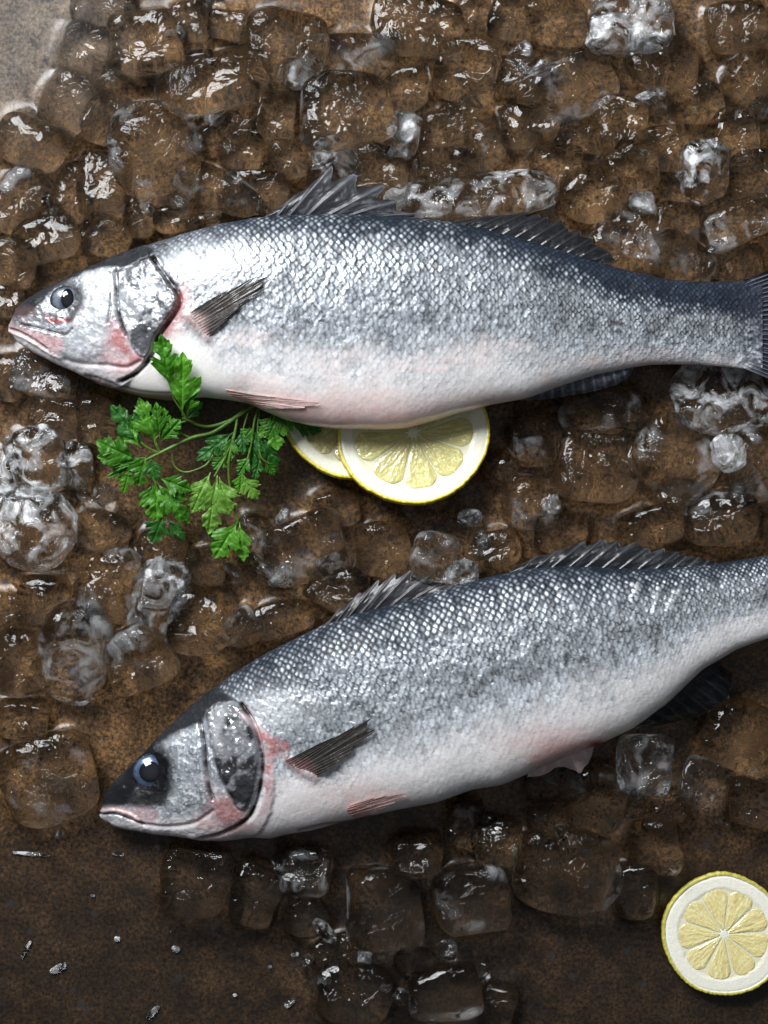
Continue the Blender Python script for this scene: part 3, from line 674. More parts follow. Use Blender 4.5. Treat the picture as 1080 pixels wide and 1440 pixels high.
fin(r2, 'skin_flap', [(748, 1072), (780, 1058), (812, 1048), (834, 1042)], [(741, 1100), (756, 1100), (770, 1094), (784, 1087), (798, 1085), (810, 1086), (820, 1091), (829, 1080), (840, 1050)], 5, (.030, .028), (.024, .021), K2, disp=.0004, thick=.0012, fray=.22, colm=(.58, .44, .43), colr=(.78, .66, .64), tint=((.62, .28, .26), .5, .5))
# ---------------------------------------------------------------- lemon slices
def lemon(cx, cy, R, z, k, tilt, label, pulp, pith, hub=(0, 0), nseg=9, rot=0.0, seed=1, th=.0055, rindc=(.72, .60, .06), squash=1.0, sr=.81):
    loc = W(cx, cy, z, k)
    root = tag(empty('lemon_slice', tuple(loc)), label, 'lemon slice', 'lemon slices')
    Rm = R * S * (1 - k / HC)
    ct, stt = math.cos(tilt), math.sin(tilt)
    def place(x, y, h):
        # local disc coordinates -> world, tilted about the photo's horizontal axis, far (upper) edge lower
        return np.stack([loc[0] + x, loc[1] + (y * ct + h * stt) * squash, loc[2] - y * stt + h * ct], -1)
    na = 260
    a = np.linspace(0, 2 * np.pi, na, endpoint=False)
    Ra = Rm * (1 + .012 * np.sin(2 * a + seed) + .010 * np.sin(5 * a + 2 * seed) + .010 * (fbm(np.cos(a) * 3 + seed * 9, np.sin(a) * 3, seed=seed, o=3) - .5) * 2)
    bumps = vn(a * 34 / 1.0, a * 0 + seed, seed=seed)
    # rind: closed ring
    nc = 20; p = np.linspace(0, 2 * np.pi, nc, endpoint=False)[:, None]
    w = .0011
    rr = Ra[None, :] - w + w * 1.0 * np.sign(np.cos(p)) * np.abs(np.cos(p)) ** .6 + .00045 * (bumps[None, :] - .5) * (np.cos(p) > 0)
    hh = th / 2 * np.sign(np.sin(p)) * np.abs(np.sin(p)) ** .45 + 0 * rr
    hh = hh + .0003 * (vn(a * 40, a * 0 + 3, seed=seed + 1)[None, :] - .5)
    x, y = rr * np.cos(a), rr * np.sin(a)
    c = np.ones(x.shape + (3,)) * np.array(rindc)
    c = mixc(c, .6 * sm(.45, .75, vn(a * 44, a * 0 + 1, seed=seed + 5))[None, :] * (np.cos(p) > -.4), np.array(rindc) * np.array([.62, .60, .5]))
    c = mixc(c, sm(.0, -.8, np.cos(p)) + 0 * x, np.array(pith))
    F = gridfaces(na, nc, True)
    def ring(X): return np.swapaxes(X, 0, 1)
    V = ring(place(x, y, hh)); V = np.concatenate([V, V[:1]])
    cc = ring(c); cc = np.concatenate([cc, cc[:1]])
    mesh('rind', V.reshape(-1, 3), gridfaces(na + 1, nc, True)[:, ::-1], M['rind'], root, dict(col=cc.reshape(-1, 3), metal=np.zeros((na + 1) * nc), rough=np.full((na + 1) * nc, .38)))
    # pith: disc with a sunk pulp bed
    nr_ = 70; r = np.linspace(0, 1, nr_)[:, None]
    rad = r * (Ra - .0014)[None, :]
    x, y = rad * np.cos(a), rad * np.sin(a)
    bed = 1 - sm(sr - .03, sr + .045, r + .03 * (vn(a * 9, a * 0, seed=seed + 3)[None, :] - .5) + 0 * x)
    hub_r = np.hypot(x - hub[0] * Rm, y - hub[1] * Rm) / Rm
    ang = np.arctan2(y - hub[1] * Rm, x - hub[0] * Rm)
    mem = np.abs(((ang - rot) / (2 * np.pi) * nseg) % 1 - .5) * 2
    n = fbm(x * 900, y * 900, seed=seed + 8)
    h = th / 2 * .90 - .0005 * bed + .00015 * (n - .5) - .0004 * sm(.94, 1, r)
    h = h + bed * .0003 * (1 - sm(.05, .10, hub_r))
    c = np.ones(x.shape + (3,)) * np.array(pith)
    c = mixc(c, .25 * sm(.4, .7, n), np.array(pith) * np.array([.93, .92, .78]))
    c = mixc(c, .6 * bed * sm(.07, .13, hub_r), np.array(pulp) * .6 + np.array(pith) * .35)
    top = place(x, y, h); bot = place(x[-1:], y[-1:], np.full((1, na), -th / 2 * .9))
    botc = place(np.zeros((1, na)), np.zeros((1, na)), np.full((1, na), -th / 2 * .9))
    V = np.concatenate([top, bot, botc], 0); cc = np.concatenate([c, c[-2:]], 0)
    mesh('pith', V.reshape(-1, 3), gridfaces(nr_ + 2, na, True), M['pith'], root, dict(col=cc.reshape(-1, 3), metal=np.zeros(cc.shape[0] * na), rough=np.full(cc.shape[0] * na, .45)))
    # pulp segments
    for q in range(nseg):
        a0 = rot + 2 * np.pi * (q + .5) / nseg
        nu, nv = 46, 40
        u = np.linspace(0, 1, nu)[:, None]; v = np.linspace(-1, 1, nv)[None, :]
        aj = (vn(np.array([q * 3.3]), np.array([seed * 1.7]), seed=5)[0] - .5) * .16
        half = np.pi / nseg * (1.0 + (vn(np.array([q * 2.1]), np.array([seed * 2.3]), seed=6)[0] - .5) * .16)
        rin, rout = .05, sr * (.985 + .03 * vn(np.array([q * 5.3]), np.array([seed * 1.1]), seed=7)[0])
        vv = v
        rr_ = rin + (rout - rin) * u
        gap = .0045
        hw = np.clip(half - gap / rr_, .01, None) * np.where(u > .80, np.sqrt(np.clip(1 - ((u - .80) / .205) ** 2 * .80, 0, 1)), 1) * sm(-.08, .12, u)
        # ends rounded: the outer edge bows in at the corners
        rr2 = rr_ - (rout - rin) * .055 * np.abs(vv) ** 3 * u
        an = a0 + aj * 0 + hw * vv
        # shift rays towards an off-centre hub while keeping the outer circle
        hx, hy = hub[0] * (1 - rr2 / rout), hub[1] * (1 - rr2 / rout)
        x = Rm * (rr2 * np.cos(an) + hx); y = Rm * (rr2 * np.sin(an) + hy)
        ed = np.minimum(np.minimum(1 - np.abs(vv), 1.0), np.minimum((1 - u) * 5, u * 8 + .02))
        ves = fbm(an * 17 + 5 * q + 1.3 * fbm(rr2 * 9, an * 6, seed=3), rr2 * 7 + q, seed=seed + 20, o=3)
        vel = np.abs(ves - .5) * 2
        f2 = fbm(x * 1500, y * 1500, seed=seed + 30, o=2)
        h = th / 2 * .90 - .0007 + (.0006) * np.sqrt(np.clip(ed / .30, 0, 1)) * (1) + .0004 * (ves - .5) * sm(0, .3, ed) + .0003 * (f2 - .5)
        c = np.ones(x.shape + (3,)) * np.array(pulp)
        c = mixc(c, .75 * (1 - sm(.0, .10, vel)) * sm(0, .25, ed), np.minimum(np.array(pulp) * 1.55 + .12, .85))
        c = mixc(c, .5 * sm(.56, .75, ves), np.array(pulp) * .72)
        c = mixc(c, (1 - sm(.03, .16, ed)) * .2, np.array(pith) * .8)
        V = place(x, y, h)
        mesh('segment', V.reshape(-1, 3), gridfaces(nu, nv), M['pulp'], root, dict(col=c.reshape(-1, 3), metal=np.zeros(x.size), rough=np.full(x.size, .22)))
    return root

lemon(581, 607, 107, .0185, .022, .22, 'half hidden lemon slice in front, wide fan of pulp showing below the fish belly', (.56, .51, .20), (.80, .79, .66), hub=(.0, -.03), nseg=9, rot=.33, seed=1)
lemon(497, 576, 101, .0118, .016, .20, 'lemon slice mostly hidden behind the larger one, only its rim showing beside the parsley', (.44, .40, .16), (.78, .77, .64), nseg=9, rot=.1, seed=2)
lemon(1018, 1314, 87, .0058, .008, .0, 'whole pale lemon slice lying flat by itself on the bare slab', (.70, .61, .28), (.78, .77, .68), hub=(.0, .0), nseg=9, rot=.05, seed=3, rindc=(.55, .50, .08), sr=.755)

# ---------------------------------------------------------------- parsley
KP = .028
pr = tag(empty('parsley_sprig', tuple(W(280, 640, .02, KP))), 'fresh green parsley sprig with toothed leaves sticking out from under the upper fish', 'parsley')
LEAF = [(0, .012), (.10, .03), (.20, .09), (.29, .24), (.40, .42), (.50, .56), (.53, .46), (.62, .52), (.60, .38), (.63, .30), (.52, .13), (.60, .17), (.70, .29), (.80, .34), (.80, .25), (.88, .24), (.87, .15), (.95, .09), (1.0, .0)]
def leaf(b, t, w, z0, z1, col, droop=.3, fold=.25, seed=0):
    b = np.array(b, float); t = np.array(t, float)
    d = t - b; L = np.linalg.norm(d); d /= L; nrm = np.array([-d[1], d[0]])
    rr = random.Random(seed)
    pts = np.array(LEAF)
    half = []
    for sgn in (1, -1):
        q = pts.copy()
        q[:, 0] += np.array([rr.uniform(-.015, .015) if 0 < i < len(pts) - 1 else 0 for i in range(len(pts))])
        q[:, 1] *= np.array([rr.uniform(.80, 1.15) for _ in pts]) * rr.uniform(.75, 1.1)
        q[:, 1] *= sgn
        half.append(resample(q, 70, False))
    nb = 9
    V = []; cc = []; F = []
    off = 0
    for sgn, q in zip((1, -1), half):
        n = len(q)
        s = np.linspace(0, 1, n)
        spine = np.stack([s ** 1.15 * .97, 0 * s], -1)
        r = np.linspace(0, 1, nb)[None, :, None]
        G = spine[:, None] * (1 - r) + q[:, None] * r
        x, y = G[..., 0], G[..., 1]
        px = b[0] + d[0] * x * L + nrm[0] * y * w * 1.06; py = b[1] + d[1] * x * L + nrm[1] * y * w * 1.06
        # side veins raise the blade between them
        ph = x * 1.0 - np.abs(y) * .75
        vein = np.exp(-((((ph * 5.0) % 1) - .5) / .11) ** 2)
        mid = np.exp(-(np.abs(y) / .03) ** 2)
        Ls = L * S
        z = z0 + (z1 - z0) * x + Ls * (droop * x * (1 - x) * .6 + fold * np.abs(y) * (1 - .8 * np.abs(y)) * .5) - .0006 * vein * r[..., 0] - .0008 * mid
        z = z + Ls * .16 * (fbm(px / 14, py / 14, seed=seed) - .5)
        nn = fbm(px / 9, py / 9, seed=seed + 3)
        c = np.ones(x.shape + (3,)) * np.array(col) * (.75 + .5 * nn)[..., None]
        c = mixc(c, .35 * vein * sm(0, .2, r[..., 0]) + .55 * mid, np.array(col) * 1.9 + .02)
        V.append(W(px, py, z, KP).reshape(-1, 3)); cc.append(c.reshape(-1, 3))
        f = gridfaces(n, nb, off=off)
        F.append(f if sgn > 0 else f[:, ::-1]); off += n * nb
    V = np.concatenate(V); cc = np.concatenate(cc); F = np.concatenate(F)
    return mesh('leaf', V, F, M['leaf'], pr, dict(col=cc, metal=np.zeros(len(V)), rough=np.full(len(V), .42)))
def stem(pts, rad, col=(.10, .20, .03), par=None):
    P = resample(np.array(pts, float), 60); n = len(P)
    Q = W(P[:, 0], P[:, 1], P[:, 2], KP)
    tg = np.gradient(Q, axis=0); tg /= np.linalg.norm(tg, axis=1, keepdims=True)
    up = np.array([0, 0, 1.0]); sd = np.cross(tg, up); sd /= np.linalg.norm(sd, axis=1, keepdims=True); u2 = np.cross(sd, tg)
    a = np.linspace(0, 2 * np.pi, 10, endpoint=False)
    rr = np.linspace(rad[0], rad[1], n)[:, None, None] * S
    V = Q[:, None] + rr * (np.cos(a)[None, :, None] * sd[:, None] + np.sin(a)[None, :, None] * u2[:, None])
    c = np.ones(V.shape) * np.array(col) * (.8 + .4 * vn(np.arange(n) / 6.0, np.zeros(n), seed=3))[:, None, None]
    return mesh('stem', V.reshape(-1, 3), gridfaces(n, 10, True)[:, ::-1], M['leaf'], pr, dict(col=c.reshape(-1, 3), metal=np.zeros(n * 10), rough=np.full(n * 10, .35)))
zf = lambda x, y: float(F1.zs(np.array(x), np.array(y)))
for pts, rad in [
    ([(372, 560, .020), (352, 573, .025), (326, 590, .028), (290, 600, .030), (258, 588, .034)], (3.2, 1.8)),
    ([(360, 566, .022), (334, 585, .027), (300, 608, .030), (270, 616, .031), (228, 636, .032), (190, 655, .030)], (3.2, 2.0)),
    ([(268, 616, .031), (240, 600, .032), (262, 590, .033), (246, 560, .038), (243, 530, .044)], (1.6, 1.3)),
    ([(226, 638, .032), (206, 628, .033), (190, 612, .033)], (1.8, 1.0)),
    ([(226, 636, .032), (220, 618, .034), (244, 600, .034), (264, 592, .033)], (1.6, 1.2)),
    ([(214, 645, .031), (212, 660, .030), (219, 680, .030), (228, 712, .028), (236, 735, .026)], (1.8, 1.2)),
    ([(300, 640, .029), (288, 655, .029), (262, 664, .028), (246, 656, .028), (242, 638, .030)], (1.5, 1.2)),
    ([(334, 585, .027), (330, 608, .028), (318, 640, .029), (302, 670, .030)], (2.0, 1.4)),
    ([(331, 606, .028), (322, 650, .029), (324, 690, .027), (334, 735, .024)], (2.0, 1.4)),
    ([(366, 566, .022), (358, 590, .026), (352, 630, .027), (340, 672, .026)], (2.0, 1.2)),
    ([(366, 566, .022), (362, 600, .025), (366, 640, .026), (378, 652, .025)], (1.8, 1.0)),
    ([(380, 570, .020), (386, 584, .026), (392, 600, .026)], (1.8, 1.2)),
    ([(350, 575, .025), (330, 640, .027), (316, 660, .027)], (1.4, 1.0)),
]: stem(pts, rad)
G1, G2, G3, G4 = (.042, .165, .010), (.075, .24, .018), (.13, .28, .04), (.022, .11, .014)
zt = zf(240, 500)
for i, (b, t, w, z0, z1, c, *q) in enumerate([
    ((258, 586), (262, 498), 46, .040, zf(262, 510) + .008, G2), ((244, 548), (232, 474), 44, .046, zf(236, 490) + .008, G1), ((264, 584), (276, 548), 26, .040, zf(272, 548) + .006, G1),
    ((222, 626), (198, 560), 44, .034, .040, G2), ((206, 628), (156, 570), 40, .033, .036, G4), ((226, 618), (222, 566), 26, .035, .041, G1), ((226, 622), (256, 590), 34, .034, .038, G1),
    ((196, 648), (136, 620), 42, .031, .034, G1), ((190, 654), (136, 642), 26, .030, .030, G2), ((184, 658), (172, 694), 24, .030, .026, G2), ((206, 640), (194, 684), 44, .032, .028, G1), ((212, 642), (222, 676), 30, .032, .030, G4),
    ((219, 676), (220, 736), 50, .031, .026, G2), ((221, 678), (266, 736), 46, .031, .027, G1), ((224, 672), (270, 690), 36, .031, .030, G1), ((216, 680), (206, 716), 26, .031, .027, G1),
    ((230, 724), (212, 764), 34, .027, .022, G4), ((234, 730), (260, 760), 18, .026, .023, G4),
    ((296, 664), (268, 722), 46, .030, .026, G3), ((306, 668), (292, 752), 44, .030, .024, G3), ((308, 670), (322, 724), 36, .030, .026, G3), ((300, 740), (300, 764), 20, .024, .020, G4),
    ((334, 732), (300, 786), 48, .025, .021, G2), ((336, 734), (342, 790), 34, .025, .021, (.09, .26, .025)), ((332, 738), (318, 774), 24, .025, .021, G2),
    ((330, 606), (276, 648), 36, .029, .028, G4), ((328, 610), (318, 652), 28, .029, .028, G1), ((340, 602), (342, 640), 22, .028, .028, G4),
    ((342, 668), (362, 702), 34, .027, .024, G3), ((340, 664), (336, 694), 24, .027, .024, G2), ((372, 648), (386, 668), 22, .026, .022, G1),
    ((384, 582), (390, 634), 40, .027, .027, G2), ((386, 580), (412, 606), 30, .027, .027, G1), ((382, 584), (366, 610), 24, .027, .026, G2),
    ((214, 640), (150, 672), 24, .031, .027, G1), ((200, 630), (168, 598), 26, .034, .035, G2), ((236, 604), (232, 574), 22, .035, .039, G2), ((262, 592), (286, 566), 20, .038, .034, G4), ((226, 700), (246, 716), 24, .029, .027, G2), ((316, 640), (300, 660), 22, .029, .029, G1), ((352, 640), (334, 668), 22, .027, .026, G1), ((356, 600), (338, 622), 24, .027, .027, G1), ((366, 640), (356, 676), 22, .026, .024, G4), ((388, 590), (376, 618), 26, .028, .028, G1), ((186, 656), (150, 650), 24, .030, .031, G1),
    ((408, 596), (452, 606), 26, .025, .022, G4), ((404, 590), (438, 600), 20, .025, .023, G1), ((360, 604), (352, 660), 26, .026, .022, G4), ((364, 610), (390, 662), 28, .026, .020, G4), ((350, 600), (372, 640), 24, .026, .024, G4),
]): leaf(b, t, w, float(z0), float(z1), c, seed=100 + i, droop=.25 + .1 * (i % 3), fold=(.18, -.14, .22, .10)[i % 4])
# ---------------------------------------------------------------- ice
FP1 = T1 + [(1230, 318), (1230, 590)] + B1[::-1]; FP2 = T2 + [(1390, 640), (1420, 880)] + B2[::-1]
D1 = [(366, 306), (400, 278), (464, 228), (500, 238), (560, 300)]; D2 = [(448, 890), (470, 845), (546, 802), (590, 800), (645, 826)]
D3 = [(630, 312), (740, 292), (830, 326), (872, 365), (870, 378)]; D4 = [(714, 810), (752, 778), (860, 752), (1004, 784), (1004, 798)]
A1 = [(732, 562), (888, 512), (886, 536), (822, 552)]; A2 = [(872, 1036), (1010, 932), (1040, 950), (1030, 990), (930, 1028)]
PZ = [(130, 610), (160, 560), (270, 570), (400, 570), (460, 600), (400, 660), (350, 790), (290, 790), (200, 770), (170, 700)]
L1 = [(581 + 110 * math.cos(q), 607 + 110 * math.sin(q)) for q in np.linspace(0, 6.1, 20)]; L2 = [(497 + 104 * math.cos(q), 576 + 104 * math.sin(q)) for q in np.linspace(0, 6.1, 20)]
CAPS = [(FP1, .015, 22), (FP2, .009, 16), (D1, .026, 0), (D2, .021, 0), (D3, .024, 0), (D4, .021, 0), (A1, .018, 0), (A2, .010, 0), (PZ, .018, 0), (L1, .009, 6), (L2, .004, 6)]
_c = []
def cube_sphere(n):
    if _c: return _c[0]
    t = np.tan(np.linspace(-np.pi / 4, np.pi / 4, n)); A, B = np.meshgrid(t, t, indexing='ij'); o = np.ones_like(A)
    V, F = [], []; off = 0
    for ax, sg in ((0, 1), (0, -1), (1, 1), (1, -1), (2, 1), (2, -1)):
        q = [None] * 3; q[ax] = o * sg; q[(ax + 1) % 3] = A * sg if sg > 0 else A; q[(ax + 2) % 3] = B
        P = np.stack(q, -1).reshape(-1, 3); f = gridfaces(n, n, off=off)
        V.append(P); F.append(f if sg > 0 else f[:, ::-1]); off += n * n
    V = np.concatenate(V); F = np.concatenate(F)
    key = np.round(V / np.linalg.norm(V, axis=1, keepdims=True), 6)
    u, ix, inv = np.unique(key, axis=0, return_index=True, return_inverse=True)
    V = V[ix]; F = inv.reshape(-1)[F]
    c = V[F].mean(1); e1 = V[F[:, 1]] - V[F[:, 0]]; e2 = V[F[:, 2]] - V[F[:, 0]]
    flip = (np.cross(e1, e2) * c).sum(1) < 0
    F[flip] = F[flip][:, ::-1]
    _c.append((V / np.linalg.norm(V, axis=1, keepdims=True), F)); return _c[0]

ICE_FOOT = []
def ice(cx, cy, w, h, ang, typ, label, group=None, z=None, ht=None, name='ice_cube', cat='ice cube', seed=None, ex=None):
    seed = seed if seed is not None else int(cx * 7 + cy * 13)
    rr = random.Random(seed)
    if z is None: ang += rr.uniform(-13, 13)
    D, F = cube_sphere(26)
    base = -.0010 if z is None else z
    hm = ht or min(.024, .78 * min(w, h) * S) * rr.uniform(.9, 1.1)
    if ht is None and z is None:
        for poly, cap, grow in CAPS:
            dd = sdf(np.array([float(cx)]), np.array([float(cy)]), poly)[0] - .42 * min(w, h) - grow * .3
            if dd < 0: hm = min(hm, cap - base)
    n = ex or rr.uniform(2.6, 5.0)
    if typ == 'f': n = ex or rr.uniform(2.4, 3.2)
    nn = (np.abs(D) ** n).sum(1) ** (-1 / n)
    P = D * nn[:, None]
    P[:, 0] *= 1 + .10 * rr.uniform(-1, 1) * P[:, 1] + .08 * rr.uniform(-1, 1) * P[:, 2]
    P[:, 1] *= 1 + .10 * rr.uniform(-1, 1) * P[:, 0] + .08 * rr.uniform(-1, 1) * P[:, 2]
    o = np.array([rr.uniform(0, 99) for _ in range(3)])
    def nz(f, sd, oc=3): q = P * f + o; return fbm(q[:, 0], q[:, 1], q[:, 2], seed=sd, o=oc) - .5
    amp = .40 if typ == 'f' else .38
    P = P * (1 + amp * nz(.9, 1, 2) + (.10 if typ == 'f' else .05) * nz(2.6, 2, 2))[:, None]
    if typ == 'f':
        rg = 1 - np.abs(nz(2.2, 7, 3)) * 4
        P = P * (1 + .07 * np.clip(rg, -1, 1))[:, None]
    tx, ty = rr.uniform(-.22, .22), rr.uniform(-.22, .22)
    P = np.stack([P[:, 0] + tx * P[:, 2] * .8, P[:, 1] + ty * P[:, 2] * .8, P[:, 2] - tx * P[:, 0] - ty * P[:, 1]], -1)
    # melt hollow on the top of some
    dent = rr.uniform(0, .28) if typ != 'f' else 0
    top = sm(.2, .9, P[:, 2])
    ox, oy = rr.uniform(-.3, .3), rr.uniform(-.3, .3)
    P[:, 2] -= dent * top * np.exp(-(((P[:, 0] - ox) / .5) ** 2 + ((P[:, 1] - oy) / .5) ** 2))
    fr = sm(.0, .16, nz(1.1, 9, 3)) if typ != 'c' else sm(.10, .25, nz(1.0, 9, 2))
    if typ == 'f': fr = np.clip(.45 + fr + .4 * sm(.1, .25, nz(3, 11, 3)), 0, 1)
    k = base + hm
    zmin, zmax = P[:, 2].min(), P[:, 2].max()
    zz = (P[:, 2] - zmin) / (zmax - zmin) * hm
    sx, sy = w / 2 * S * (1 - k / HC), h / 2 * S * (1 - k / HC)
    # a slight lean of the whole piece, so that facets look different ways
    lx, ly = rr.uniform(-.16, .16), rr.uniform(-.16, .16)
    X = P[:, 0] * sx; Y = P[:, 1] * sy
    zz = zz * (1 + (lx * P[:, 0] + ly * P[:, 1]) * .9)
    a = math.radians(ang); ca, sa = math.cos(a), math.sin(a)
    c0 = W(cx, cy, 0, k)
    V = np.stack([c0[0] + X * ca - Y * sa, c0[1] + X * sa + Y * ca, base + zz], -1)
    if z is None: ICE_FOOT.append((c0[0], c0[1], sx * .94, sy * .94, a, n))
    ob = mesh(name, V, F, M[typ], None, dict(frost=fr), loc=(c0[0], c0[1], base))
    tag(ob, label, cat, group)
    return ob
GI = 'ice cubes spread over the slab'
